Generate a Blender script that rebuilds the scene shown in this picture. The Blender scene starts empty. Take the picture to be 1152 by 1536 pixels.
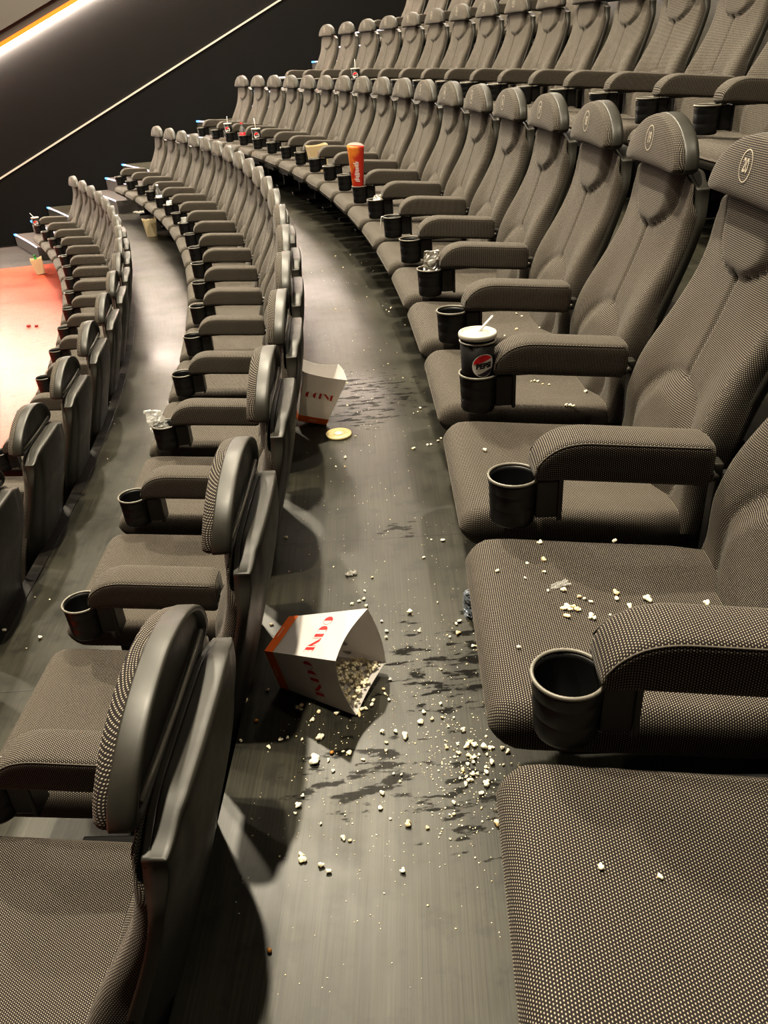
import bpy, bmesh, math, random
from mathutils import Vector, Matrix, Euler
R_ = math.radians
rnd = random.Random(7)
COL = bpy.context.scene.collection
# ------------------------------------------------------------------ room geometry (metres)
# rows of seats are arcs about one centre; row_index 0 is the row right of the walkway, negative rows are lower
OX, OY = -20.9393, 2.8965
RAD, DEPTH, RISE, PITCH = 21.312, 1.1266, 0.50796, 0.6
A0 = {0: -0.09693, -1: -0.08046, -2: 0.12538, 1: 0.02218, 2: 0.4077 - PITCH*7/(RAD+2*DEPTH)}
FRONT_EDGE = 0.612            # distance from cup-holder circle forward to the edge of the tier
def rowr(k): return RAD + k*DEPTH
def frame(k, j):
    a = A0[k] + PITCH*j/rowr(k)
    return Vector((OX + rowr(k)*math.cos(a), OY + rowr(k)*math.sin(a), k*RISE)), a
def local(k, j, x, y, z):
    o, a = frame(k, j)
    return Vector((o.x + x*math.cos(a) - y*math.sin(a), o.y + x*math.sin(a) + y*math.cos(a), o.z + z))
# end wall
WD = Vector((0.98745, 0.15793, 0)); WN = Vector((-0.15793, 0.98745, 0)); WP = Vector((-3.96167, 11.55652, 0))
def wall_pt(s, n, z): return WP + WD*s + WN*n + Vector((0, 0, z))
WALL_N = 1.69

# ------------------------------------------------------------------ object helpers
def link(name, me, mat=None, parent=None):
    o = bpy.data.objects.new(name, me); COL.objects.link(o)
    if mat is not None:
        if not isinstance(mat, (list, tuple)): mat = [mat]
        for m in mat: me.materials.append(m)
    if parent is not None: o.parent = parent
    return o
def tag(o, label=None, cat=None, group=None, kind=None):
    if label: o['label'] = label
    if cat: o['category'] = cat
    if group: o['group'] = group
    if kind: o['kind'] = kind
    return o
def empty(name, loc, rz=0):
    o = bpy.data.objects.new(name, None); COL.objects.link(o); o.empty_display_size = .1
    o.location = loc; o.rotation_euler = (0, 0, rz); return o
def copy_tree(o, parent=None):
    c = o.copy(); COL.objects.link(c); c.parent = parent
    for ch in list(o.children): copy_tree(ch, c)
    return c
def done(bm, name, smooth=True, recalc=True):
    if recalc: bmesh.ops.recalc_face_normals(bm, faces=bm.faces[:])
    me = bpy.data.meshes.new(name); bm.to_mesh(me); bm.free()
    if smooth:
        for p in me.polygons: p.use_smooth = True
    return me
def loft_bm(secs, bm=None, cap=True):
    """closed loops joined into a skin; UV in metres (perimeter, path length)"""
    bm = bm or bmesh.new(); uvl = bm.loops.layers.uv.verify()
    n = len(secs[0]); V = [[bm.verts.new(p) for p in s] for s in secs]
    U = []
    for s in secs:
        acc = [0.0]
        for i in range(n): acc.append(acc[-1] + (Vector(s[(i+1) % n]) - Vector(s[i])).length)
        h = acc[n]/2
        U.append([a - h for a in acc])
    W = [0.0]
    for a, b in zip(secs, secs[1:]):
        ds = sorted((Vector(p)-Vector(q)).length for p, q in zip(a, b)); W.append(W[-1] + ds[len(ds)//2])
    for k in range(len(secs)-1):
        for i in range(n):
            i2 = (i+1) % n
            f = bm.faces.new((V[k][i], V[k][i2], V[k+1][i2], V[k+1][i]))
            for l, uv in zip(f.loops, ((U[k][i], W[k]), (U[k][i+1], W[k]), (U[k+1][i+1], W[k+1]), (U[k+1][i], W[k+1]))): l[uvl].uv = uv
    if cap:
        for k in (0, len(secs)-1):
            c = sum((Vector(p) for p in secs[k]), Vector())/n; cv = bm.verts.new(c)
            for i in range(n):
                i2 = (i+1) % n
                f = bm.faces.new((V[k][i], V[k][i2], cv))
                for l in f.loops: l[uvl].uv = (l.vert.co.y, l.vert.co.z + l.vert.co.x)
    return bm
def rrect(a0, a1, b0, b1, r, nf=1, ns=1, nc=5):
    """rounded rectangle loop of (a,b), starting mid bottom edge b0; nf subdivisions on b1 edge, ns on the sides and b0"""
    r = min(r, (a1-a0)/2*.98, (b1-b0)/2*.98); P = []
    def seg(p, q, n): return [(p[0]+(q[0]-p[0])*i/n, p[1]+(q[1]-p[1])*i/n) for i in range(n)]
    def arc(cx, cy, t0): return [(cx+r*math.cos(t0+math.pi/2*i/nc), cy+r*math.sin(t0+math.pi/2*i/nc)) for i in range(nc)]
    m = (a0+a1)/2
    P += seg((m, b0), (a1-r, b0), ns); P += arc(a1-r, b0+r, -math.pi/2)
    P += seg((a1, b0+r), (a1, b1-r), ns); P += arc(a1-r, b1-r, 0)
    P += seg((a1-r, b1), (a0+r, b1), nf); P += arc(a0+r, b1-r, math.pi/2)
    P += seg((a0, b1-r), (a0, b0+r), ns); P += arc(a0+r, b0+r, math.pi)
    P += seg((a0+r, b0), (m, b0), ns)
    return P
def lathe_bm(prof, n=32, bm=None, close=False, cx=0, cy=0):
    bm = bm or bmesh.new(); rings = []
    for r, z in prof:
        if r < 1e-6: rings.append([bm.verts.new((cx, cy, z))]*n)
        else: rings.append([bm.verts.new((cx + r*math.cos(2*math.pi*i/n), cy + r*math.sin(2*math.pi*i/n), z)) for i in range(n)])
    for a, b in zip(rings, rings[1:]):
        for i in range(n):
            vs = [a[i], a[(i+1) % n], b[(i+1) % n], b[i]]; u = []
            for v in vs:
                if v not in u: u.append(v)
            if len(u) > 2: bm.faces.new(u)
    return bm
def box_bm(x0, x1, y0, y1, z0, z1, bm=None, bev=0):
    bm = bm or bmesh.new()
    v = [bm.verts.new((x, y, z)) for z in (z0, z1) for x, y in ((x0, y0), (x1, y0), (x1, y1), (x0, y1))]
    fs = [bm.faces.new([v[i] for i in q]) for q in ((0, 3, 2, 1), (4, 5, 6, 7), (0, 1, 5, 4), (1, 2, 6, 5), (2, 3, 7, 6), (3, 0, 4, 7))]
    if bev: bmesh.ops.bevel(bm, geom=list({e for f in fs for e in f.edges}), offset=bev, segments=2, profile=.5, affect='EDGES')
    return bm
def tube_bm(pts, r, n=8, bm=None):
    bm = bm or bmesh.new(); secs = []
    for i, p in enumerate(pts):
        p = Vector(p); t = (Vector(pts[min(i+1, len(pts)-1)]) - Vector(pts[max(i-1, 0)])).normalized()
        u = t.orthogonal().normalized() if abs(t.z) > .9 else t.cross(Vector((0, 0, 1))).normalized(); w = t.cross(u)
        secs.append([p + (u*math.cos(2*math.pi*k/n) + w*math.sin(2*math.pi*k/n))*(r if not isinstance(r, (list, tuple)) else r[i]) for k in range(n)])
    return loft_bm(secs, bm)
def lerp(tab, z):
    if z <= tab[0][0]: return tab[0][1]
    for (a, b), (c, d) in zip(tab, tab[1:]):
        if z <= c:
            t = (z-a)/(c-a); return b + (d-b)*t
    return tab[-1][1]
def smooth_lerp(tab, z):
    # average of a few taps: rounds the corners of the piecewise-linear table
    return sum(lerp(tab, z+o) for o in (-.05, -.03, -.01, .01, .03, .05))/6
def sstep(a, b, x):
    t = max(0, min(1, (x-a)/(b-a))); return t*t*(3-2*t)

# ------------------------------------------------------------------ materials
class NT:
    def __init__(s, name):
        s.m = bpy.data.materials.new(name); s.m.use_nodes = True; s.t = s.m.node_tree; s.N = s.t.nodes; s.L = s.t.links
        s.b = s.N['Principled BSDF']
    def n(s, typ, **kw):
        x = s.N.new(typ)
        for k, v in kw.items(): setattr(x, k, v)
        return x
    def val(s, sock, v):
        if hasattr(v, 'is_output') or isinstance(v, bpy.types.NodeSocket): s.L.new(v, sock)
        else: sock.default_value = v
    def math(s, op, a, b=0.0, c=0.0):
        x = s.n('ShaderNodeMath', operation=op); s.val(x.inputs[0], a); s.val(x.inputs[1], b); s.val(x.inputs[2], c); return x.outputs[0]
    def mix(s, f, a, b):
        x = s.n('ShaderNodeMix', data_type='RGBA'); s.val(x.inputs[0], f); s.val(x.inputs[6], a); s.val(x.inputs[7], b); return x.outputs[2]
    def noise(s, vec, scale, det=3, rough=.55):
        x = s.n('ShaderNodeTexNoise'); s.val(x.inputs['Vector'], vec); x.inputs['Scale'].default_value = scale; x.inputs['Detail'].default_value = det; x.inputs['Roughness'].default_value = rough; return x.outputs[0]
    def ramp(s, f, a, b):
        x = s.n('ShaderNodeMapRange', interpolation_type='SMOOTHSTEP'); s.val(x.inputs[0], f); x.inputs[1].default_value = a; x.inputs[2].default_value = b; return x.outputs[0]
    def vmap(s, vec, scale=(1, 1, 1), loc=(0, 0, 0)):
        x = s.n('ShaderNodeMapping'); s.L.new(vec, x.inputs[0]); x.inputs['Scale'].default_value = scale; x.inputs['Location'].default_value = loc; return x.outputs[0]
    def bump(s, h, strength, dist):
        x = s.n('ShaderNodeBump'); s.val(x.inputs['Height'], h); x.inputs['Strength'].default_value = strength; x.inputs['Distance'].default_value = dist; s.L.new(x.outputs[0], s.b.inputs['Normal'])
    def set(s, **kw):
        for k, v in kw.items(): s.val(s.b.inputs[k.replace('_', ' ')], v)
        return s.m
def rgb(*c): return (c[0], c[1], c[2], 1)
def plain(name, c, rough=.5, var=.15, scale=30, **kw):
    t = NT(name); tc = t.n('ShaderNodeTexCoord').outputs['Object']
    f = t.noise(tc, scale)
    col = t.mix(f, rgb(*(x*(1-var) for x in c)), rgb(*(min(1, x*(1+var)) for x in c)))
    return t.set(Base_Color=col, Roughness=rough, **kw)

def fabric_mat():
    t = NT('dotted_fabric'); uv = t.n('ShaderNodeTexCoord').outputs['UV']
    sx = t.n('ShaderNodeSeparateXYZ'); t.L.new(uv, sx.inputs[0]); p = .0046
    a = t.math('DIVIDE', sx.outputs[0], p); b = t.math('DIVIDE', sx.outputs[1], p*.86)
    row = t.math('FLOOR', b); a = t.math('ADD', a, t.math('MULTIPLY', t.math('FLOORED_MODULO', row, 2.0), .5))
    fa = t.math('SUBTRACT', t.math('FRACT', a), .5); fb = t.math('SUBTRACT', t.math('FRACT', b), .5)
    fa = t.math('DIVIDE', fa, .27); fb = t.math('DIVIDE', fb, .235)
    dd = t.math('SQRT', t.math('ADD', t.math('MULTIPLY', fa, fa), t.math('MULTIPLY', fb, fb)))
    dot = t.math('SUBTRACT', 1.0, t.ramp(dd, .7, 1.15))
    ob = t.n('ShaderNodeTexCoord').outputs['Object']
    wear = t.noise(ob, 9, 4); fine = t.noise(ob, 420, 2)
    base = t.mix(wear, rgb(.012, .0094, .0096), rgb(.021, .0168, .0162))
    lite = t.mix(fine, rgb(.255, .225, .178), rgb(.43, .385, .305))
    col = t.mix(dot, base, lite)
    t.bump(t.math('ADD', dot, t.math('MULTIPLY', fine, .4)), .35, .0012)
    t.set(Base_Color=col, Roughness=.85)
    t.b.inputs['Sheen Weight'].default_value = .06; t.b.inputs['Sheen Roughness'].default_value = .4
    t.b.inputs['Specular IOR Level'].default_value = .25
    return t.m
def plastic_mat(name, c, r0, r1, scale=18):
    t = NT(name); ob = t.n('ShaderNodeTexCoord').outputs['Object']
    f = t.noise(ob, scale, 4); fine = t.noise(ob, 900, 1)
    scr = t.noise(t.vmap(ob, (1, 14, 3)), 22, 3)
    t.bump(t.math('ADD', t.math('MULTIPLY', fine, .25), t.math('MULTIPLY', scr, .3)), .12, .0006)
    x = t.n('ShaderNodeMapRange'); t.L.new(f, x.inputs[0]); x.inputs[1].default_value = .3; x.inputs[2].default_value = .7; x.inputs[3].default_value = r0; x.inputs[4].default_value = r1
    return t.set(Base_Color=t.mix(f, rgb(*(k*.8 for k in c)), rgb(*(k*1.2 for k in c))), Roughness=x.outputs[0])
def floor_mat(name, c0, c1, spots, rough=(.28, .50)):
    """painted ply sheets laid along the tier; UV = (arc length, radius) in metres"""
    t = NT(name); tc = t.n('ShaderNodeTexCoord'); uv = tc.outputs['UV']; ob = tc.outputs['Object']
    grain = t.noise(t.vmap(uv, (3, 260, 1)), 1.0, 4, .65)
    grain2 = t.noise(t.vmap(uv, (1.2, 60, 1)), 1.0, 3)
    cloud = t.noise(ob, 1.7, 5, .6); mott = t.noise(ob, 14, 5, .65); swirl = t.noise(t.vmap(ob, (13, 38, 1), (.3, .2, 0)), 1.0, 8, .62)
    f = t.math('ADD', t.math('MULTIPLY', grain, .55), t.math('MULTIPLY', cloud, .45))
    col = t.mix(t.ramp(f, .36, .66), rgb(*c0), rgb(*c1))
    col = t.mix(t.math('MULTIPLY', t.ramp(mott, .50, .68), .6), col, rgb(*(x*.42 for x in c0)))
    # pale scuffs
    sc = t.noise(t.vmap(ob, (40, 6, 1), (3, 1, 0)), 1.0, 6, .75)
    col = t.mix(t.math('MULTIPLY', t.ramp(sc, .70, .80), .35), col, rgb(*(min(1, x*2.6) for x in c1)))
    wet = None
    for (x, y, r, s, sy) in spots:   # sticky dark smears around given places
        mp = t.vmap(ob, (1/r, 1/(r*sy), 0), (-x/r, -y/(r*sy), 0))
        ln = t.n('ShaderNodeVectorMath', operation='LENGTH'); t.L.new(mp, ln.inputs[0])
        near = t.math('SUBTRACT', 1.0, t.ramp(ln.outputs['Value'], .15, 1.0))
        m = t.ramp(t.math('ADD', swirl, t.math('MULTIPLY', near, .20)), .70, .76)
        m = t.math('MULTIPLY', t.math('MULTIPLY', m, t.ramp(near, 0, .25)), s)
        wet = m if wet is None else t.math('MAXIMUM', wet, m)
    sx = t.n('ShaderNodeSeparateXYZ'); t.L.new(uv, sx.inputs[0])
    fr = t.math('FRACT', t.math('DIVIDE', t.math('ADD', sx.outputs[0], 26.065), 1.23))
    seam = t.math('SUBTRACT', 1.0, t.ramp(t.math('ABSOLUTE', t.math('SUBTRACT', fr, .5)), .0012, .0034))
    seam = t.math('MULTIPLY', seam, t.math('GREATER_THAN', sx.outputs[0], -1.3))
    if wet is not None: col = t.mix(t.math('MULTIPLY', wet, .9), col, rgb(.006, .0055, .005))
    col = t.mix(t.math('MULTIPLY', seam, .8), col, rgb(.008, .007, .006))
    r = t.n('ShaderNodeMapRange'); t.L.new(t.math('ADD', t.math('MULTIPLY', grain2, .12), t.math('MULTIPLY', cloud, .88)), r.inputs[0])
    r.inputs[1].default_value = .3; r.inputs[2].default_value = .7; r.inputs[3].default_value = rough[0]; r.inputs[4].default_value = rough[1]
    ro = r.outputs[0]
    if wet is not None: ro = t.math('ADD', ro, t.math('MULTIPLY', wet, .02))
    h = t.math('ADD', t.math('MULTIPLY', grain, .7), t.math('MULTIPLY', mott, .3)); h = t.math('SUBTRACT', h, t.math('MULTIPLY', seam, 1.5))
    t.bump(h, .09, .0015)
    sp = .26 if wet is None else t.math('SUBTRACT', .45, t.math('MULTIPLY', wet, .40))
    return t.set(Base_Color=col, Roughness=ro, Specular_IOR_Level=sp)
def emis(name, c, s):
    t = NT(name); t.set(Base_Color=rgb(*c), Roughness=.5); t.b.inputs['Emission Color'].default_value = rgb(*c); t.b.inputs['Emission Strength'].default_value = s; return t.m
def film_mat(name):
    t = NT(name); ob = t.n('ShaderNodeTexCoord').outputs['Object']; t.bump(t.noise(ob, 90, 3), .5, .003); t.set(Base_Color=rgb(.85, .85, .82), Roughness=.12)
    tr = t.n('ShaderNodeBsdfTransparent'); mx = t.n('ShaderNodeMixShader'); mx.inputs[0].default_value = .30
    t.L.new(tr.outputs[0], mx.inputs[1]); t.L.new(t.b.outputs[0], mx.inputs[2]); t.L.new(mx.outputs[0], t.N['Material Output'].inputs[0]); return t.m
def clear_mat(name, c=(.95, .96, .97), rough=.08):
    t = NT(name); ob = t.n('ShaderNodeTexCoord').outputs['Object']; t.bump(t.noise(ob, 60, 3), .4, .004)
    return t.set(Base_Color=rgb(*c), Roughness=rough, Transmission_Weight=.92, IOR=1.25)

M = {}
M['fabric'] = fabric_mat()
M['shell'] = plastic_mat('satin_black_plastic', (.028, .0265, .0215), .40, .52)
M['cup'] = plastic_mat('cup_holder_plastic', (.007, .007, .0075), .36, .46)
M['rim'] = plastic_mat('pale_rim_plastic', (.17, .16, .135), .3, .4)  # beige plastic, paler than the holder and headrest cover it edges
M['steel'] = plastic_mat('black_powder_coat', (.012, .012, .012), .4, .55)
M['piping'] = plain('beige_piping', (.085, .075, .062), .8, .2, 60)  # one even beige tone for the armrest edging
M['bracket'] = plain('grey_hinge_metal', (.06, .057, .05), .4, Metallic=.6)
M['badge'] = plain('badge_thread', (.40, .36, .29), .7)
M['floor'] = floor_mat('walkway_floor_paint', (.014, .0135, .0098), (.042, .0398, .0275),
    [(.10, 3.25, .45, 1, 1.3), (.22, 1.45, .42, 1, .9), (-.03, 1.15, .33, .85, .7), (.2, 1.05, .3, .9, .8), (.05, 3.0, .3, 1, .8), (.12, 2.1, .16, .8, .7), (-2.6, 11.2, .5, .6, .7)])
M['floor_red'] = floor_mat('red_floor_paint', (.36, .060, .034), (.50, .100, .055), [], (.28, .40))
M['floor_dark'] = floor_mat('aisle_floor_paint', (.040, .036, .034), (.062, .056, .052), [], (.45, .6))
M['kerb'] = plastic_mat('dark_kerb_paint', (.013, .011, .0095), .35, .5)
M['led'] = emis('step_led', (.78, .74, 1.0), .32)
M['led_blue'] = emis('step_led_blue', (.10, .38, 1.0), .55)
M['cove'] = emis('cove_led', (1.0, .86, .72), 400)
M['cove_amber'] = emis('cove_amber_edge', (1.0, .20, .015), .45)
M['strip'] = emis('pale_wall_strip', (.55, .51, .45), .06)
def card_mat(name, c):
    t = NT(name); ob = t.n('ShaderNodeTexCoord').outputs['Object']; f = t.noise(ob, 40)
    col = t.mix(f, rgb(*(x*.95 for x in c)), rgb(*(min(1, x*1.05) for x in c))); t.set(Base_Color=col, Roughness=.6)
    tr = t.n('ShaderNodeBsdfTranslucent'); t.L.new(col, tr.inputs[0]); mx = t.n('ShaderNodeMixShader'); mx.inputs[0].default_value = .32
    t.L.new(t.b.outputs[0], mx.inputs[1]); t.L.new(tr.outputs[0], mx.inputs[2]); t.L.new(mx.outputs[0], t.N['Material Output'].inputs[0]); return t.m
M['paper'] = card_mat('white_card', (.70, .67, .65))
M['cream'] = card_mat('cream_card', (.74, .64, .44))
M['orange'] = plain('orange_print', (.80, .17, .025), .5, .06)
M['red'] = plain('red_print', (.50, .012, .015), .5, .06)
M['logo_red'] = plain('logo_red', (.80, .01, .02), .4, .03)
M['logo_white'] = plain('logo_white', (.85, .83, .80), .4, .03)
M['logo_black'] = plain('logo_black', (.008, .008, .012), .4, .03)
M['logo_violet'] = plain('logo_violet', (.035, .02, .06), .4, .03)
M['cup_body'] = plain('black_paper_cup', (.006, .0055, .0055), .5, .1, Specular_IOR_Level=.2)
M['lid'] = plain('white_plastic_lid', (.44, .42, .37), .45, .04)
M['yellow_lid'] = plain('yellowed_plastic_lid', (.70, .58, .30), .4, .12, 20)
M['foil'] = plain('crumpled_foil', (.85, .83, .78), .28, .08, Metallic=.75)
M['clear'] = film_mat('clear_wrap')
M['bottle'] = clear_mat('bottle_plastic', (.93, .95, .97), .05)
M['tissue'] = plain('white_tissue', (.80, .78, .74), .8, .06)
M['green'] = plain('green_bottle', (.03, .28, .05), .3, .15)
M['label_white'] = plain('bottle_label_white', (.75, .78, .85), .5, .1, 60)
M['wrapper_blue'] = plain('blue_foil_wrapper', (.36, .40, .46), .25, .4, 60, Metallic=.7)
def popcorn_mat():
    t = NT('popped_corn'); ob = t.n('ShaderNodeTexCoord').outputs['Object']
    f = t.noise(ob, 160, 3); oi = t.n('ShaderNodeObjectInfo').outputs['Random']
    c = t.mix(t.ramp(f, .45, .7), rgb(.92, .86, .70), rgb(.86, .68, .32)); c = t.mix(t.math('MULTIPLY', t.ramp(oi, .75, 1.0), .5), c, rgb(.70, .42, .10))
    t.b.inputs['Subsurface Weight'].default_value = .1; t.b.inputs['Subsurface Radius'].default_value = (.004, .003, .002)
    return t.set(Base_Color=c, Roughness=.65)
M['corn'] = popcorn_mat()
M['corn_heap'] = plain('popped_corn_heap', (.90, .82, .62), .65, .12, 140)
M['kernel'] = plain('hard_kernel', (.45, .20, .04), .35, .3, 80)
M['dark_red'] = plain('dark_red_sweet', (.30, .015, .012), .4, .2)
def sleeve_mat():
    t = NT('red_orange_sleeve'); sx = t.n('ShaderNodeSeparateXYZ'); t.L.new(t.n('ShaderNodeTexCoord').outputs['Object'], sx.inputs[0])
    ob = t.n('ShaderNodeTexCoord').outputs['Object']
    f = t.math('ADD', t.noise(ob, 16, 2), t.math('MULTIPLY', sx.outputs[0], -5.0))
    g = t.math('ADD', f, t.math('MULTIPLY', t.math('SUBTRACT', sx.outputs[2], .24), 1.5))
    return t.set(Base_Color=t.mix(t.ramp(g, .45, .85), rgb(.42, .030, .016), rgb(.66, .22, .035)), Roughness=.4)
M['sleeve'] = sleeve_mat()
def wall_mat():
    t = NT('dark_wall_paint'); ob = t.n('ShaderNodeTexCoord').outputs['Object']
    f = t.noise(ob, 2.0, 6, .65); g = t.noise(ob, 60, 3)
    t.bump(t.math('ADD', t.math('MULTIPLY', g, .5), f), .3, .01)
    return t.set(Base_Color=t.mix(f, rgb(.0028, .0025, .0025), rgb(.0058, .0052, .005)), Roughness=.75, Specular_IOR_Level=.25)
M['wall'] = wall_mat()
M['ceiling'] = plain('ceiling_grey_paint', (.20, .185, .16), .8, .1, 3)
M['soffit'] = plain('soffit_paint', (.10, .095, .085), .8, .08, 3)
M['soffit2'] = plain('soffit_board', (.105, .10, .09), .8, .06, 3)
M['step'] = plain('step_carpet', (.045, .039, .037), .85, .25, 60)
# ------------------------------------------------------------------ the cinema seat (x = back, y = along the row, z = up)
def seat_top(x, y):
    z = .405 - .045*max(0, x+.06)/.46
    return z - .016*math.exp(-((x-.17)/.14)**2 - (y/.16)**2)
def cushion_mesh():
    secs = []; W = .252
    xs = [-.104, -.1025, -.098, -.090, -.078, -.062, -.04] + [-.04 + .44*i/26 for i in range(1, 27)]
    for x in xs:
        t = (x + .104)/.055; k = math.sqrt(max(0, 1-(1-min(1, t))**2))     # rounded nose
        w = W - .03*(1-k); zb = .312 - .05*max(0, x+.1)/.5 + .045*(1-k); zt = .405 - .045*max(0, x+.06)/.46 - .05*(1-k)
        w -= .012*sstep(.30, .40, x)
        loop = rrect(-w, w, zb, zt, .024, nf=30, ns=4, nc=6)
        L = []
        for y, z in loop:
            if z > zt - .036:
                fade = sstep(0, .036, z-(zt-.036))
                z -= fade*(.016*math.exp(-((x-.17)/.14)**2-(y/.16)**2))
                z += fade*.004*sstep(.13, .20, abs(y))*sstep(-.08, 0, x)
            bul = .006*math.sin(math.pi*max(0, min(1, (z-zb)/(zt-zb))))     # side walls swell a little
            L.append((x - (.0 if k > .98 else 0), y + math.copysign(bul, y)*sstep(w-.04, w, abs(y)), z))
        secs.append(L)
    return done(loft_bm(secs), 'seat_cushion')
XF = [(.30, .362), (.34, .372), (.45, .402), (.575, .436), (.73, .498), (.82, .527), (.90, .543), (.975, .546)]
XB = [(.24, .430), (.35, .462), (.5, .512), (.6, .538), (.7, .568), (.8, .596), (.9, .612), (.96, .614)]
def pillow_s(y, z):
    # shield outline: wide at top, pointed below; >0 inside (distance-like)
    if z > .80:
        u = max(0, min(1, (z-.815)/.085)); half = .150*math.sqrt(1-(1-u)**2)**1.15 + .012*max(0, (z-.90)/.07)
        return min(half - abs(y), (z-.806)*1.3)
    return -.05
def back_disp(y, z):
    d = -(.027 - .034*sstep(.55, .82, z))*sstep(.09, .215, abs(y))*sstep(.36, .50, z)            # side bolsters come forward
    s = pillow_s(y, z)
    d += -.015*sstep(-.002, .050, s)
    d += .0065*math.exp(-(s/.0075)**2)*(1 if z > .80 else 0)           # stitched crease round the pillow
    r = math.hypot(y/.165, (z-.435)/.155)
    d += -.023*sstep(1.02, .62, r) if True else 0
    d += .005*math.exp(-((r-1.03)/.05)**2)
    if .585 < z < .822: d += .007*math.exp(-(y/.007)**2)             # centre seam
    return d
def sweep_x(t): return smooth_lerp(XF, t)
def backrest_mesh():
    secs = []; W = .236
    zs = [.31 + .645*i/64 for i in range(65)] + [.961, .966, .970, .9725]
    for z in zs:
        k = 1.0 if z < .955 else math.sqrt(max(0, 1-((z-.955)/.018)**2))
        xf = smooth_lerp(XF, z); w = W*(1.0 + .07*sstep(.68, .52, z)) - .02*(1-k) - .02*sstep(.86, .97, z)
        loop = rrect(-w, w, xf, xf+.10, .030, nf=4, ns=4, nc=6)
        # resample the front edge finely: build own loop
        P = []
        r = .032; x0 = xf + .016*(1-k); x1 = xf + .048 - .034*sstep(.84, .93, z); r = min(.032, (x1-x0)*.6)
        nf = 64
        for i in range(nf+1):
            y = -(w-r) + 2*(w-r)*i/nf; P.append((y, x0))
        for i in range(1, 7): a = -math.pi/2 + math.pi/2*i/6; P.append((w-r + r*math.cos(a), x0+r + r*math.sin(a)))
        for i in range(1, 5): P.append((w, x0+r + (x1-x0-r)*i/4))
        for i in range(1, 8): P.append((w - 2*w*i/8, x1))
        for i in range(0, 5): P.append((-w, x1 - (x1-x0-r)*i/4))
        for i in range(1, 6): a = math.pi + math.pi/2*i/6; P.append((-(w-r) + r*math.cos(a), x0+r + r*math.sin(a)))
        L = []
        for y, x in P:
            f = sstep(x1, x0+.3*(x1-x0), x); L.append((x + back_disp(y, z)*f*(k if z > .955 else 1), y, z - .026*sstep(.10, .225, abs(y))*sstep(.84, .96, z)))
        secs.append(L)
    return done(loft_bm(secs), 'backrest')
# headrest outline (y,z) about its centre
HZ0, HH, HW, HXF = .964, .130, .206, .510
def lean(z): return .10*(z - HZ0)
HC = (0.0, HZ0 + .060)
def head_outline(n=72):
    P = []
    for i in range(n*2//3 + 1):
        a = math.pi*i/(n*2//3); c, s = math.cos(a), math.sin(a)
        y = HW*math.copysign(abs(c)**(2/1.82), c); z = HZ0 + .010 + (HH-.010)*abs(s)**(2/1.82)
        P.append((y, z))
    m = n//3
    for i in range(1, m):
        t = i/m; y = -HW + 2*HW*t; e = min(1, min(t, 1-t)/.06)
        P.append((y*.995, HZ0 + .010*(1-math.sqrt(max(0, 1-(1-e)**2))) + .004*math.sin(math.pi*t)))
    return P
HO = head_outline()
def head_rad(y, z):
    dy, dz = y-HC[0], z-HC[1]; a = math.atan2(dz, dy); best = None
    for p, q in zip(HO, HO[1:]+HO[:1]):
        ay, az = p[0]-HC[0], p[1]-HC[1]; by, bz = q[0]-HC[0], q[1]-HC[1]
        c1 = dy*az - dz*ay; c2 = dy*bz - dz*by
        if c1*c2 <= 0 and (ay*dy+az*dz) > 0:
            den = abs(c1)+abs(c2); t = abs(c1)/den if den else 0
            return math.hypot(ay+(by-ay)*t, az+(bz-az)*t)
    return .1
def head_front(s): return HXF - .010*(1 - s**3)
def head_ring(bm, s, x, dz=0):
    return [bm.verts.new((x + lean(HC[1] + (z-HC[1])*s), HC[0] + (y-HC[0])*s, HC[1] + (z-HC[1])*s)) for y, z in HO]
def rings_mesh(name, spec, x_center0, x_center1, uv=True):
    """spec: list of (scale, x); closes both ends"""
    bm = bmesh.new(); uvl = bm.loops.layers.uv.verify(); rings = [head_ring(bm, s, x) for s, x in spec]; n = len(HO)
    dist = [0.0]
    for (a, b), (c, d) in zip(spec, spec[1:]): dist.append(dist[-1] + math.hypot((c-a)*.12, d-b))
    def uvof(i, k):
        y, z = HO[i % n]; dy, dz = y-HC[0], z-HC[1]; r = math.hypot(dy, dz); R = dist[k]*r/.12 if False else dist[k] + spec[0][0]*.12
        return (dy/r*R*(r/.12) if R < .13 else dy + dy/r*(R-.12), dz/r*R*(r/.12) if R < .13 else dz + dz/r*(R-.12))
    for k in range(len(rings)-1):
        for i in range(n):
            f = bm.faces.new((rings[k][i], rings[k][(i+1) % n], rings[k+1][(i+1) % n], rings[k+1][i]))
            for l, (q, kk) in zip(f.loops, ((i, k), (i+1, k), (i+1, k+1), (i, k+1))): l[uvl].uv = uvof(q, kk)
    for ring, xc, k in ((rings[0], x_center0, 0), (rings[-1], x_center1, len(spec)-1)):
        c = bm.verts.new((xc + lean(HC[1]), HC[0], HC[1]))
        for i in range(n):
            f = bm.faces.new((ring[i], ring[(i+1) % n], c))
            for l, q in zip(f.loops, (uvof(i, k), uvof(i+1, k), (0, 0))): l[uvl].uv = q
    return done(bm, name)
def headrest_mesh():
    spec = [(s, head_front(s)) for s in (.15, .3, .45, .6, .72, .82, .9)] + [(.955, HXF-.001), (.985, HXF+.006), (1.0, HXF+.014), (1.0, HXF+.020), (.99, HXF+.023)]
    return rings_mesh('headrest', spec, head_front(0), HXF+.023)
def headcap_mesh():
    x = HXF + .020
    spec = [(.9, x), (1.012, x), (1.022, x+.003), (1.022, x+.026), (1.014, x+.033), (.99, x+.037), (.94, x+.0372), (.915, x+.0355), (.895, x+.027), (.885, x+.0255), (.5, x+.028), (.2, x+.029)]
    me = rings_mesh('headrest_cover', spec, x, x+.029); return me
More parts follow.
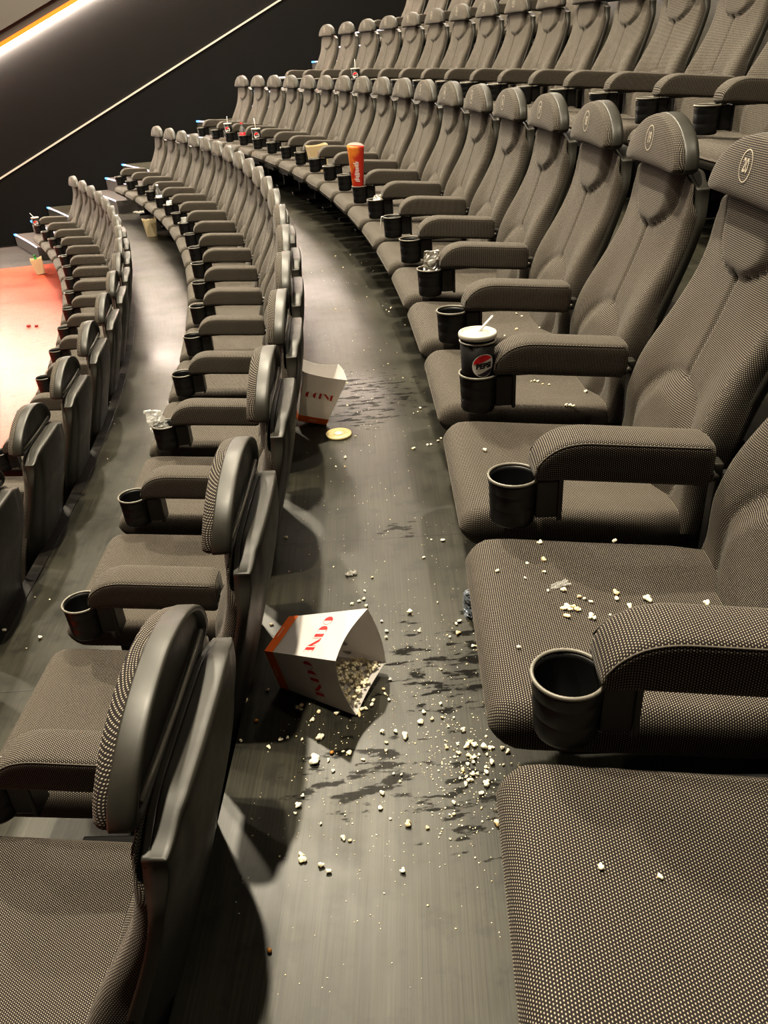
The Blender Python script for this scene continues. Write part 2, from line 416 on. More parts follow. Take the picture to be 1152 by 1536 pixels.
def cap_chord_mesh():   # raised bar along the lower edge of the recessed panel
    x = HXF + .020 + .034
    bm = tube_bm([(x+.001, -.172, HZ0+.020), (x+.003, -.09, HZ0+.019), (x+.004, 0, HZ0+.0185), (x+.003, .09, HZ0+.019), (x+.001, .172, HZ0+.020)], .0036, 8)
    return done(bm, 'cover_rib')
def shell_mesh():
    secs = []
    zs = [.235, .24, .25] + [.25 + .655*i/30 for i in range(1, 31)] + [.922, .936, .946, .953, .957]
    for z in zs:
        xf = smooth_lerp(XF, z) + .012; xb = smooth_lerp(XB, z)
        w = .2425 - .035*sstep(.55, .24, z) - .024*sstep(.84, .955, z)
        k = 1.0 if z < .930 else 1 - .010/.1*((z-.930)/.027)**2
        nose = 1.0 if z > .25 else .9 + .1*(z-.235)/.015
        w *= nose; L = []
        x1 = xb - (0 if z < .95 else .004*((z-.95)/.007)**2)
        xa = xf + .022 - .012*sstep(.84, .93, z); xe = xf + .042                               # side walls start behind the fabric bolsters
        n = 44; pts = [(-w, xa), (-w, (xa+xe)/2)]
        for i in range(n+1):
            a = math.pi*(1 - i/n); c, s = math.cos(a), math.sin(a)
            y = w*math.copysign(abs(c)**(2/(2.25 + 1.5*sstep(.70, .45, z))), c); x = xe + (x1 - xe)*abs(s)**(2/1.75)
            x += .006*sstep(.170, .140, abs(y))*sstep(.34, .46, z)*abs(s)   # raised centre field
            pts.append((y, x))
        pts += [(w, (xa+xe)/2), (w, xa)]
        m = 8
        for i in range(1, m): pts.append((w - 2*w*i/m, xa-.004))
        W0 = w
        def tz(y, z=z): return z + .008*sstep(.88, .957, z)*(1-(y/W0)**2) - .026*sstep(.84, .957, z)*sstep(.55, 1, abs(y)/W0)
        secs.append([(x, y, tz(y)) for y, x in pts])
        if z == zs[-1]:                                             # flat ledge on top, closed ring by ring
            xm = xf + .018
            for q in (.03, .12, .3, .5, .7, .88, .97):
                secs.append([(x + (xm-x)*q, y*(1 - .06*q), tz(y*(1 - .06*q)) + .0015*min(1, q*8)) for y, x in pts])
    return done(loft_bm(secs), 'back_shell')
def armrest_mesh():
    secs = []; L0, L1 = .036, .388; w0 = .047
    xs = [0, .0015, .005, .011, .02, .031, .045, .06, .075] + [.085, .098, .112] + [.112 + (L1-L0-.127)*i/10 for i in range(1, 11)] + [L1-L0-.008, L1-L0-.003, L1-L0]
    for x in xs:
        t = min(1, x/.110); k = math.sqrt(max(0, 1-(1-t)**2))
        zt = .533 + (.609-.533)*k; zb = .520 - .0*x; zb = .520 + .006*(1-min(1, x/.01))
        tail = sstep(L1-L0-.012, L1-L0, x); w = w0 - .006*(1-min(1, x/.012)) - .006*tail; zt -= .006*tail; zb += .005*tail
        tilt = -.095*max(0, x-.05)
        loop = rrect(-w, w, zb, max(zt, zb+.012), .0125, nf=8, ns=4, nc=5)
        secs.append([(L0+x, y, z + tilt + (.004*(1-(y/w)**2) if z > zb+.03 else 0)) for y, z in loop])
    return done(loft_bm(secs), 'armrest')
def piping_mesh():
    bm = bmesh.new(); L0 = .036
    for sy in (-1, 1):
        pts = []
        for i in range(22):
            x = .004 + .335*(i/21)**1.4; k = math.sqrt(max(0, 1-(1-min(1, x/.110))**2))
            pts.append((L0+x, sy*.0445, .533 + .076*k - .0040 - .095*max(0, x-.05)))
        tube_bm(pts, .0015, 6, bm)
    return done(bm, 'piping')
def cupholder_mesh():
    prof = [(0, .412), (.038, .412), (.0435, .414), (.0462, .420), (.0475, .450), (.0467, .452), (.0478, .455), (.0490, .484), (.0483, .486), (.0493, .489), (.0507, .507),
            (.0507, .5125), (.0478, .513), (.0465, .505), (.0440, .424), (.040, .4205), (0, .4205)]
    return done(lathe_bm(prof, 40), 'cup_holder')
def cuprim_mesh():
    bm = bmesh.new(); n = 48; secs = []
    R0 = .0508
    V = [[bm.verts.new(((R0 + .0030*math.cos(2*math.pi*k/8))*math.cos(2*math.pi*i/n), (R0 + .0030*math.cos(2*math.pi*k/8))*math.sin(2*math.pi*i/n), .516 + .0036*math.sin(2*math.pi*k/8))) for k in range(8)] for i in range(n)]
    for i in range(n):
        for k in range(8): bm.faces.new((V[i][k], V[(i+1) % n][k], V[(i+1) % n][(k+1) % 8], V[i][(k+1) % 8]))
    return done(bm, 'rim')
def holder_arm_mesh():
    bm = box_bm(.044, .094, -.024, .024, .425, .512, bev=.004)
    box_bm(.088, .098, -.030, .030, .420, .525, bm, bev=.003)
    box_bm(.094, .20, -.020, .020, .508, .54, bm, bev=.003)
    return done(bm, 'armrest_frame', smooth=False)
def hinge_mesh():
    bm = box_bm(.372, .418, -.018, .018, .495, .530, bev=.004)
    lathe = tube_bm([(.392, -.045, .513), (.392, .045, .513)], .0085, 12, bm)
    return done(bm, 'armrest_hinge')
def leg_mesh():
    bm = box_bm(.13, .44, -.043, .043, .225, .268, bev=.004)       # head plate beside the cushion
    box_bm(.25, .36, -.018, .018, .02, .225, bm, bev=.004)
    box_bm(.17, .44, -.040, .040, .002, .022, bm, bev=.003)
    box_bm(.405, .44, -.018, .018, .24, .50, bm, bev=.004)          # upright carrying the armrest
    return done(bm, 'support_leg', smooth=False)
def underframe_mesh():
    bm = box_bm(.02, .40, -.19, .19, .235, .275, bev=.006)
    return done(bm, 'seat_pan', smooth=False)

ME = dict(cushion=cushion_mesh(), back=backrest_mesh(), head=headrest_mesh(), cap=headcap_mesh(), rib=cap_chord_mesh(), shell=shell_mesh(), arm=armrest_mesh(),
          pipe=piping_mesh(), cup=cupholder_mesh(), rim=cuprim_mesh(), frame=holder_arm_mesh(), hinge=hinge_mesh(), leg=leg_mesh(), pan=underframe_mesh())
for k, m in (('cushion', 'fabric'), ('back', 'fabric'), ('head', 'fabric'), ('cap', 'shell'), ('rib', 'rim'), ('shell', 'shell'), ('arm', 'fabric'), ('pipe', 'piping'), ('cup', 'cup'),
             ('rim', 'rim'), ('frame', 'cup'), ('hinge', 'bracket'), ('leg', 'steel'), ('pan', 'steel')): ME[k].materials.append(M[m])
def font_mesh(txt, size, sx=1.0, bold=0.0):
    cu = bpy.data.curves.new('t', 'FONT'); cu.body = txt; cu.size = size; cu.align_x = 'CENTER'; cu.align_y = 'CENTER'; cu.offset = bold
    o = bpy.data.objects.new('t', cu); COL.objects.link(o); bpy.context.view_layer.update()
    me = bpy.data.meshes.new_from_object(o.evaluated_get(bpy.context.evaluated_depsgraph_get()))
    bpy.data.objects.remove(o); bpy.data.curves.remove(cu)
    V = [(v.co.x*sx, v.co.y) for v in me.vertices]; F = [list(p.vertices) for p in me.polygons]; bpy.data.meshes.remove(me)
    return V, F
BADGE = {}
def badge_mesh(num):
    if num in BADGE: return BADGE[num]
    bm = bmesh.new(); cy, cz = 0, 1.036
    def at(u, v):       # u to the sitter-facing viewer's right (= -y side seen from the front), v up
        y, z = -u + cy, v + cz; r = math.hypot(y-HC[0], z-HC[1]); s = r/head_rad(y, z) if r > 1e-5 else 0
        return (head_front(s) + lean(z) - .0014, y, z)
    n = 40; ring = []
    for i in range(n):
        a = 2*math.pi*i/n; ring.append([bm.verts.new(at(r*.9*math.cos(a), r*math.sin(a))) for r in (.0315, .0290)])
    for i in range(n): bm.faces.new((ring[i][0], ring[i][1], ring[(i+1) % n][1], ring[(i+1) % n][0]))
    V, F = font_mesh(str(num), .037, .72, .0008)
    vs = [bm.verts.new(at(x, y)) for x, y in V]
    for f in F:
        try: bm.faces.new([vs[i] for i in f])
        except ValueError: pass
    me = done(bm, 'number_badge'); me.materials.append(M['badge']); BADGE[num] = me; return me
def ch(name, key, parent):
    o = bpy.data.objects.new(name, ME[key]); COL.objects.link(o); o.parent = parent; return o
def make_seat():
    root = empty('cinema_seat', (0, 0, 0))
    ch('seat_cushion', 'cushion', root); ch('backrest', 'back', root)
    ch('headrest', 'head', root); cv = ch('headrest_cover', 'cap', root); ch('cover_rib', 'rib', cv)
    tag(cv, 'black plastic headrest cover'); tag(ch('back_shell', 'shell', root), 'black plastic back shell')
    ar = ch('armrest', 'arm', root); ar.location = (0, .3, 0); ch('piping', 'pipe', ar)
    cu = ch('cup_holder', 'cup', root); cu.location = (0, .3, 0); ch('rim', 'rim', cu); tag(cu, 'black plastic cup holder')
    fr = ch('armrest_frame', 'frame', root); fr.location = (0, .3, 0)
    hi = ch('armrest_hinge', 'hinge', root); hi.location = (0, .3, 0)
    lg = ch('support_leg', 'leg', root); lg.location = (0, .3, 0)
    ch('seat_pan', 'pan', root)
    return root
ORD = 'first second third fourth fifth sixth seventh eighth ninth tenth eleventh twelfth thirteenth fourteenth fifteenth sixteenth seventeenth eighteenth nineteenth twentieth'.split()
ROWTXT = {0: 'row right of walkway', -1: 'row left of walkway', -2: 'lowest row by red floor', 1: 'second-highest row', 2: 'topmost row'}
ROWGRP = {0: 'seats in the row right of the walkway', -1: 'seats in the row left of the walkway', -2: 'seats in the lowest row by the red floor', 1: 'seats in the second-highest row', 2: 'seats in the topmost row'}
SEATS = {0: range(0, 20), -1: range(0, 19), -2: range(-5, 12), 1: range(0, 16), 2: range(1, 8)}
LASTJ = {0: 19, -1: 18, -2: 11, 1: 15, 2: 7}
proto = make_seat(); used = False
for k in (0, -1, -2, 1, 2):
    for j in SEATS[k]:
        s = proto if not used else copy_tree(proto); used = True
        o, a = frame(k, j-.5); s.location = o; s.rotation_euler = (0, 0, a)
        if k == -1: s.location += Vector((-math.sin(a), math.cos(a), 0))*{0: -.034, 1: -.023, 2: -.012}.get(j, 0)   # the row is not quite even here
        n = LASTJ[k] - j
        if k == 0 and 2 <= j <= 8: lab = 'charcoal cinema seat numbered %d on its headrest, in the row right of walkway' % (22-j)
        elif k == 0 and j == 0: lab = 'nearest charcoal cinema seat at bottom right, only its cushion in view'
        elif k == 0 and j == 1: lab = 'charcoal cinema seat with popcorn crumbs and silver scrap, second nearest at right'
        elif k == -1 and j == 0: lab = 'nearest cinema seat at bottom left, its black plastic back towards the walkway'
        elif k == -1 and j == 1: lab = 'second-nearest cinema seat on the left, its shell beside the spilled popcorn box'
        elif n == 0: lab = 'grey cinema seat nearest the dark side wall in %s' % ROWTXT[k]
        else: lab = 'grey cinema seat, %s from the dark side wall in %s' % (ORD[n], ROWTXT[k])
        tag(s, lab, 'seat', ROWGRP[k])
        hd = [c for c in s.children if c.name.startswith('headrest') and 'cover' not in c.name][0]
        for c in list(hd.children): bpy.data.objects.remove(c)
        b = bpy.data.objects.new('number_badge', badge_mesh(LASTJ[k]+3-j)); COL.objects.link(b); b.parent = hd; tag(b, 'pale embroidered number in an oval ring')
# careful: the badge must not be inherited by later copies (each copy replaces it above)
# ------------------------------------------------------------------ tiers, steps, wall
def struct(name, me, mat): return tag(link(name, me, mat), kind='structure')
def ang_at_wall(r, n=WALL_N):
    lo, hi = 0.2, .75
    for _ in range(50):
        m = (lo+hi)/2; p = Vector((OX+r*math.cos(m), OY+r*math.sin(m), 0))
        if (p-WP).dot(WN) < n: lo = m
        else: hi = m
    return lo
def tier_mesh(name, r0, r1, z, thick, n0=None, n1=None, a_start=-.30, n=60, nr=3):
    """annular slab from radius r0 to r1; runs from angle a_start (or distance n0) to distance n1 from the row ends"""
    bm = bmesh.new(); uvl = bm.loops.layers.uv.verify(); top = []; bot = []
    n1 = WALL_N if n1 is None else n1
    for i in range(n+1):
        T = []; B = []
        for q in range(nr+1):
            r = r0 + (r1-r0)*q/nr; s = a_start if n0 is None else ang_at_wall(r, n0); a = s + (ang_at_wall(r, n1)-s)*i/n
            p = (OX+r*math.cos(a), OY+r*math.sin(a)); T.append((bm.verts.new((p[0], p[1], z)), (a*RAD, r))); B.append((bm.verts.new((p[0], p[1], z-thick)), (a*RAD, r+.5)))
        top.append(T); bot.append(B)
    def face(q):
        f = bm.faces.new([x[0] for x in q])
        for l, x in zip(f.loops, q): l[uvl].uv = x[1]
    for i in range(n):
        for q in range(nr):
            face((top[i][q], top[i+1][q], top[i+1][q+1], top[i][q+1])); face((bot[i][q], bot[i][q+1], bot[i+1][q+1], bot[i+1][q]))
        face((top[i][0], bot[i][0], bot[i+1][0], top[i+1][0])); face((top[i][nr], top[i+1][nr], bot[i+1][nr], bot[i][nr]))
    for e in (0, n):
        for q in range(nr): face((top[e][q], top[e][q+1], bot[e][q+1], bot[e][q]))
    return done(bm, name, smooth=False)
AISLE = .36     # the stair aisle starts this far past the last armrest
for k in (-1, 0, 1, 2, 3):
    r0 = rowr(k) - FRONT_EDGE; r1 = rowr(k) + DEPTH - FRONT_EDGE
    struct('floor', tier_mesh('floor', r0, r1 + (.25 if k == 3 else 0), k*RISE, RISE+.02), M['floor'])
    # dark kerb along the tier's front edge
    if k != 0: struct('trim_%d' % (k+3), tier_mesh('kerb', r0-.004, r0+.046, k*RISE+.006, .05, n1=AISLE, nr=1), M['kerb'])
# lowest level: dark aisle floor and the red floor in front of the lowest seats
struct('floor', tier_mesh('floor', rowr(-2)-3.5, rowr(-2)+DEPTH-FRONT_EDGE, -2*RISE-.006, .3, nr=6), M['floor_dark'])
struct('floor', tier_mesh('red_floor', rowr(-2)-3.4, rowr(-2)+.46, -2*RISE, .006, n1=.02, nr=6), M['floor_red'])
# stair treads in the aisle: two between each pair of tiers, with lit nosings
for k in (-2, -1, 0, 1, 2):
    e = rowr(k+1) - FRONT_EDGE
    for q in (1, 2):
        r0 = e - (3-q)*.262; z = k*RISE + RISE*q/3
        struct('step', tier_mesh('step', r0, e-.001, z, RISE*q/3, n0=AISLE, n=10, nr=2), M['step'])
        struct('step_light', tier_mesh('step_light', r0-.010, r0+.006, z+.004, .014, n0=AISLE+.03, n1=WALL_N-.10, n=10, nr=1), M['led'])
        struct('step_light', tier_mesh('step_light', r0-.011, r0+.02, z+.005, .022, n0=WALL_N-.12, n1=WALL_N-.01, n=3, nr=1), M['led_blue'])
    struct('step_light', tier_mesh('step_light', e-.010, e+.006, (k+1)*RISE+.004, .014, n0=AISLE+.03, n1=WALL_N-.10, n=10, nr=1), M['led'])
    struct('step_light', tier_mesh('step_light', e-.011, e+.02, (k+1)*RISE+.005, .022, n0=WALL_N-.12, n1=WALL_N-.01, n=3, nr=1), M['led_blue'])
def wall_box(name, s0, s1, n0, n1, zf0, zf1, mat):
    """box on the end wall between stations s0,s1; zf give heights at s (sloping)"""
    bm = bmesh.new(); vs = []
    for s in (s0, s1):
        for n_, z in ((n0, zf0(s)), (n1, zf0(s)), (n1, zf1(s)), (n0, zf1(s))): vs.append(bm.verts.new(wall_pt(s, n_, z)))
    for q in ((0, 1, 2, 3), (7, 6, 5, 4), (0, 4, 5, 1), (1, 5, 6, 2), (2, 6, 7, 3), (3, 7, 4, 0)): bm.faces.new([vs[i] for i in q])
    return struct(name, done(bm, name, smooth=False), mat)
SL = .4616
strip_z = lambda s: -.056 + SL*(s+.632)
cove_z = lambda s: 1.574 + .4281*(s+.175)
wall_box('wall_far', -9, 10.5, WALL_N, WALL_N+.2, lambda s: -3.0, lambda s: 7.6, M['wall'])
wall_box('trim_9', -9, 8, WALL_N-.022, WALL_N-.001, lambda s: strip_z(s)-.013, lambda s: strip_z(s)+.013, M['strip'])
wall_box('trim_10', -9, 9.5, WALL_N-.050, WALL_N-.012, lambda s: cove_z(s)-.012, lambda s: cove_z(s)+.016, M['cove'])
wall_box('trim_11', -9, 9.5, WALL_N-.060, WALL_N-.001, lambda s: cove_z(s)+.017, lambda s: cove_z(s)+.072, M['cove_amber'])
wall_box('trim_12', -9, 9.5, WALL_N-.045, WALL_N-.001, lambda s: cove_z(s)+.073, lambda s: cove_z(s)+.185, M['soffit'])
wall_box('trim_13', -9, 9.5, WALL_N-.110, WALL_N-.001, lambda s: cove_z(s)+.186, lambda s: cove_z(s)+1.2, M['soffit2'])
# skirting strips where the stair treads meet the wall
wall_box('baseboard_far', -9, .55, WALL_N-.012, WALL_N-.0005, lambda s: -2*RISE, lambda s: -2*RISE+.012, M['kerb'])
bmw = box_bm(-12, 12, -5, 22, 7.6, 7.8); struct('ceiling', done(bmw, 'ceiling', smooth=False), M['ceiling'])
bmw = box_bm(5.6, 5.8, -5, 20, -3, 7.6); struct('wall_right', done(bmw, 'wall_right', smooth=False), M['wall'])

# ------------------------------------------------------------------ camera, light
cd = bpy.data.cameras.new('camera'); cam = bpy.data.objects.new('camera', cd); COL.objects.link(cam)
PIT, YAW, ROL = .52325, .0393, -.06454
fw = Vector((math.sin(YAW)*math.cos(PIT), math.cos(YAW)*math.cos(PIT), -math.sin(PIT))); rt = Vector((math.cos(YAW), -math.sin(YAW), 0)); up = rt.cross(fw)
r2 = rt*math.cos(ROL) + up*math.sin(ROL); u2 = -rt*math.sin(ROL) + up*math.cos(ROL)
m = Matrix((r2, u2, -fw)).transposed().to_4x4(); m.translation = (0, 0, 1.2815); cam.matrix_world = m
cd.sensor_fit = 'VERTICAL'; cd.sensor_height = 36; cd.sensor_width = 27; cd.lens = 1200/1536*36; cd.clip_start = .05; cd.clip_end = 80
bpy.context.scene.camera = cam
def lamp(loc, power, size, target=None, c=(1.0, .89, .69), spread=180):
    l = bpy.data.lights.new('spot_or_fill', 'AREA'); l.shape = 'DISK'; l.size = size; l.energy = power*.78; l.color = c; l.spread = R_(spread)
    o = bpy.data.objects.new('spot_or_fill', l); COL.objects.link(o); o.location = loc
    d = (Vector(target) if target else Vector((loc[0], loc[1], 0))) - Vector(loc); o.rotation_euler = d.to_track_quat('-Z', 'Y').to_euler()
    return o
LAMPS = [((3.5, 1.4, 7.5), 170, .3), ((-.95, 1.4, 7.5), 900, .26), ((-.7, 6.8, 7.5), 1000, .26), ((-3.2, 2.6, 7.5), 420, .3), ((-2.4, 10.5, 7.5), 900, .4),  # first lamp is an added fill to brighten the lying carton's inside
         ((-5.5, 7.0, 7.5), 450, .4), ((1.8, 11.0, 7.5), 200, .4)]
for p, e, s in LAMPS: lamp(p, e, s)
w = bpy.data.worlds.new('hall_ambience'); bpy.context.scene.world = w; w.use_nodes = True
w.node_tree.nodes['Background'].inputs[0].default_value = (.62, .50, .38, 1); w.node_tree.nodes['Background'].inputs[1].default_value = .065
vs = bpy.context.scene.view_settings; vs.view_transform = 'Standard'; vs.look = 'Medium High Contrast'; vs.exposure = 0.0
FLOORPOP=[(-0.026,2.633,0,1.3,'f'),(-0.061,2.569,0,1.0,'f'),(-0.028,2.563,0,1.0,'f'),(-0.104,2.292,0,0.6,'f'),(-0.223,2.109,0,1.5,'f'),(-0.15,2.002,0,0.7,'f'),(-0.08,1.927,0,0.7,'f'),(-0.207,1.92,0,0.7,'f'),(0.029,1.855,0,0.8,'f'),(0.005,1.794,0,0.9,'f'),(-0.033,1.741,0,1.0,'f'),(-0.014,1.748,0,1.1,'f'),(-0.0,1.756,0,1.2,'f'),(0.006,1.724,0,1.1,'f'),(0.116,1.678,0,1.6,'f'),(0.04,1.654,0,1.1,'f'),(0.049,1.61,0,1.3,'f'),(0.048,1.585,0,1.0,'f'),(0.132,1.6,0,1.2,'f'),(0.194,1.714,0,0.7,'f'),(0.216,2.027,0,0.9,'f'),(0.25,2.016,0,1.3,'f'),(0.182,1.932,0,1,'f'),(0.228,2.663,0,1.2,'f'),(0.23,1.614,0,1.2,'f'),(0.24,1.625,0,1.2,'f'),(0.229,1.575,0,1.3,'f'),(0.258,1.521,0,1.1,'f'),(0.207,1.566,0,0.8,'f'),(0.168,1.448,0,0.8,'f'),(0.045,1.43,0,0.9,'f'),(-0.297,1.399,0,2.2,'f'),(-0.242,1.431,0,1.2,'f'),(-0.246,1.681,0,1,'f'),(-0.171,1.364,0,1.1,'f'),(-0.164,1.358,0,1.5,'f'),(-0.161,1.37,0,1.2,'f'),(-0.137,1.322,0,1.1,'f'),(-0.122,1.345,0,1,'f'),(-0.082,1.336,0,1.2,'f'),(-0.035,1.332,0,1.4,'f'),(-0.026,1.338,0,1.2,'f'),(-0.016,1.341,0,1.2,'f'),(-0.003,1.352,0,1.2,'f'),(0.002,1.364,0,1.3,'f'),(-0.033,1.322,0,1.1,'f'),(-0.12,1.264,0,1.7,'f'),(-0.205,1.27,0,1.2,'f'),(-0.191,1.275,0,1,'f'),(-0.159,1.266,0,0.9,'f'),(-0.23,1.251,0,0.9,'f'),(-0.293,1.279,0,1,'f'),(0.016,1.267,0,1.1,'f'),(0.045,1.264,0,1.1,'f'),(0.062,1.245,0,1.5,'f'),(-0.059,1.214,0,1.3,'f'),(0.1,1.284,0,1.3,'f'),(0.111,1.313,0,1.2,'f'),(0.127,1.289,0,1.1,'f'),(0.153,1.335,0,1,'f'),(0.027,1.399,0,1,'f'),(0.037,1.362,0,0.9,'f'),(0.031,1.383,0,0.8,'f'),(0.15,1.291,0,0.8,'f'),(0.175,1.288,0,0.8,'f'),(0.189,1.249,0,1.3,'f'),(0.159,1.264,0,0.8,'f'),(-0.287,1.477,0,0.9,'f'),(0.01,1.461,0,1,'f'),(-0.122,1.264,0,1.7,'f'),(-0.13,1.206,0,2.0,'f'),(-0.131,1.197,0,1.9,'f'),(-0.058,1.213,0,1.3,'f'),(0.022,1.234,0,0.8,'f'),(0.019,1.211,0,0.8,'f'),(-0.031,1.193,0,0.8,'f'),(-0.103,1.2,0,0.8,'f'),(-0.093,1.171,0,1,'f'),(0.003,1.101,0,1.4,'f'),(-0.003,1.065,0,1,'f'),(0.046,1.021,0,1.4,'f'),(0.028,0.923,0,1.3,'f'),(-0.164,1.089,0,1.5,'f'),(-0.155,1.113,0,0.9,'f'),(-0.169,1.072,0,0.7,'f'),(-0.156,0.979,0,1.2,'f'),(-0.153,0.967,0,1.8,'f'),(-0.118,0.951,0,1.5,'f'),(-0.105,0.936,0,1.3,'f'),(0.046,1.144,0,0.7,'f'),(0.03,1.149,0,0.6,'f'),(-0.071,1.221,0,0.7,'f'),(-0.077,1.004,0,1,'f'),(-0.064,0.998,0,0.8,'f'),(-0.119,1.043,0,0.7,'f'),(0.015,1.039,0,0.6,'f'),(-0.072,1.058,0,0.5,'f'),(-0.138,1.32,0,1.1,'f'),(0.198,1.211,0,1.5,'f'),(0.189,1.203,0,1.4,'f'),(0.205,1.203,0,1.3,'f'),(0.21,1.203,0,1,'f'),(0.223,1.196,0,2,'f'),(0.238,1.192,0,1.3,'f'),(0.244,1.192,0,0.9,'f'),(0.148,1.204,0,1,'f'),(0.146,1.211,0,0.7,'f'),(0.172,1.211,0,0.8,'f'),(0.169,1.185,0,1,'f'),(0.19,1.175,0,1,'f'),(0.228,1.175,0,0.9,'f'),(0.198,1.171,0,1,'f'),(0.202,1.17,0,0.9,'f'),(0.211,1.177,0,0.8,'f'),(0.184,1.155,0,1,'f'),(0.196,1.157,0,0.9,'f'),(0.233,1.152,0,1.4,'f'),(0.219,1.142,0,0.9,'f'),(0.172,1.139,0,1.1,'f'),(0.217,1.129,0,1.2,'f'),(0.189,1.126,0,1.3,'f'),(0.199,1.127,0,1,'f'),(0.179,1.111,0,1.3,'f'),(0.184,1.111,0,1.2,'f'),(0.162,1.12,0,0.8,'f'),(0.171,1.103,0,1,'f'),(0.216,1.103,0,1.1,'f'),(0.21,1.096,0,1.4,'f'),(0.199,1.077,0,1,'f'),(0.141,1.062,0,1,'f'),(0.219,1.004,0,1.7,'f'),(0.084,1.01,0,1,'f'),(0.13,1.035,0,0.7,'f'),(0.176,1.122,0,0.7,'f'),(0.263,1.189,0,1.3,'f'),(0.271,1.177,0,1.2,'f'),(0.256,1.144,0,0.8,'f'),(0.252,1.087,0,0.7,'f'),(0.287,1.131,0,0.8,'f'),(-0.023,4.597,0,1,'f'),(0.343,4.176,0,1.3,'f'),(0.263,4.502,0,1,'f'),(0.292,4.523,0,1.4,'f'),(0.276,4.459,0,0.9,'f'),(0.25,4.593,0,0.7,'f'),(0.006,3.388,0,1.1,'f'),(0.205,3.6,0,1.2,'f'),(0.257,3.402,0,1,'f'),(0.297,3.037,0,1.3,'f'),(0.284,2.685,0,1.2,'f'),(0.297,2.687,0,1.1,'f'),(0.327,2.711,0,1.3,'f'),(0.34,2.733,0,1.2,'f'),(0.364,2.867,0,1.4,'f'),(0.262,2.994,0,0.8,'f'),(0.282,3.004,0,0.8,'f'),(0.02,2.816,0,1,'f'),(-0.002,3.129,0,1,'f'),(-0.066,3.142,0,0.9,'f'),(0.048,5.614,0,0.7,'f'),(0.238,5.425,0,0.7,'f'),(0.134,3.54,0,0.6,'f'),(0.103,3.828,0,0.6,'f'),(0.416,3.57,0,0.5,'f'),(0.184,3.808,0,0.6,'f'),(0.002,5.981,0,1.2,'f'),(0.049,5.622,0,1,'f'),(0.113,5.996,0,0.7,'f'),(0.179,5.706,0,0.9,'f'),(0.248,5.453,0,1,'f'),(0.218,5.742,0,0.8,'f'),(-1.341,2.453,-0.508,2,'b'),(-1.187,2.387,-0.508,1.7,'b'),(-1.288,2.657,-0.508,1.1,'b'),(-1.224,2.633,-0.508,1.1,'b'),(-1.39,2.747,-0.508,0.9,'b'),(-1.002,2.334,-0.508,1.2,'b'),(-1.223,2.337,-0.508,0.6,'b'),(-1.459,4.729,-0.508,0.9,'b'),(-1.355,4.377,-0.508,0.6,'b'),(-1.286,3.9,-0.508,0.8,'b'),(-1.371,3.589,-0.508,0.6,'b'),(-1.373,3.409,-0.508,0.5,'b')]
SEATPOP=[(0.365,1.353,0.393,1.5,1),(0.36,1.296,0.392,1.3,1),(0.324,1.285,0.396,0.7,1),(0.259,1.256,0.403,0.8,1),(0.344,1.197,0.39,0.9,1),(0.373,1.2,0.385,1.3,1),(0.359,1.145,0.385,1.4,1),(0.368,1.152,0.384,1.4,1),(0.371,1.145,0.383,1.2,1),(0.379,1.151,0.382,1,1),(0.383,1.145,0.381,1.1,1),(0.387,1.144,0.38,0.9,1),(0.358,1.123,0.385,1.2,1),(0.403,1.126,0.377,1.3,1),(0.408,1.121,0.376,1,1),(0.4,1.183,0.379,1,1),(0.407,1.178,0.378,0.9,1),(0.418,1.171,0.376,0.9,1),(0.472,1.197,0.37,1.4,1),(0.469,1.182,0.369,1.1,1),(0.486,1.158,0.366,1,1),(0.526,1.173,0.365,1.4,1),(0.524,1.362,0.378,1,1),(0.309,1.235,0.397,0.6,1),(0.251,1.03,0.402,0.8,1),(0.35,1.256,0.392,0.7,1),(0.443,1.136,0.37,0.6,1),(0.626,1.147,0.363,1.4,1),(0.584,2.318,0.364,1,3),(0.593,2.314,0.363,1.2,3),(0.574,2.319,0.364,0.7,3),(0.602,2.289,0.364,0.7,3),(0.62,2.278,0.364,0.8,3),(0.459,2.184,0.385,0.9,3),(0.49,2.188,0.38,0.7,3),(0.491,2.28,0.374,0.7,3),(0.713,2.201,0.363,1.4,3),(0.622,2.087,0.373,1.2,3),(0.632,2.088,0.372,1.3,3),(0.639,2.078,0.371,1.3,3),(0.581,2.388,0.366,0.8,3),(0.68,3.029,0.365,1.2,4),(0.696,2.999,0.363,1.1,4),(0.64,2.835,0.366,1.3,4),(0.727,2.842,0.363,1.2,4),(0.521,2.986,0.371,1.1,4),(0.575,2.736,0.377,1,4),(0.332,1.792,0.398,1.4,2),(0.262,0.616,0.395,1,0),(0.334,0.605,0.382,0.8,0)]
# ------------------------------------------------------------------ litter
def top(name, me, mat, loc, label, cat, group=None, rz=0, rot=None):
    o = link(name, me, mat); o.location = loc; o.rotation_euler = rot if rot else (0, 0, rz); return tag(o, label, cat, group)
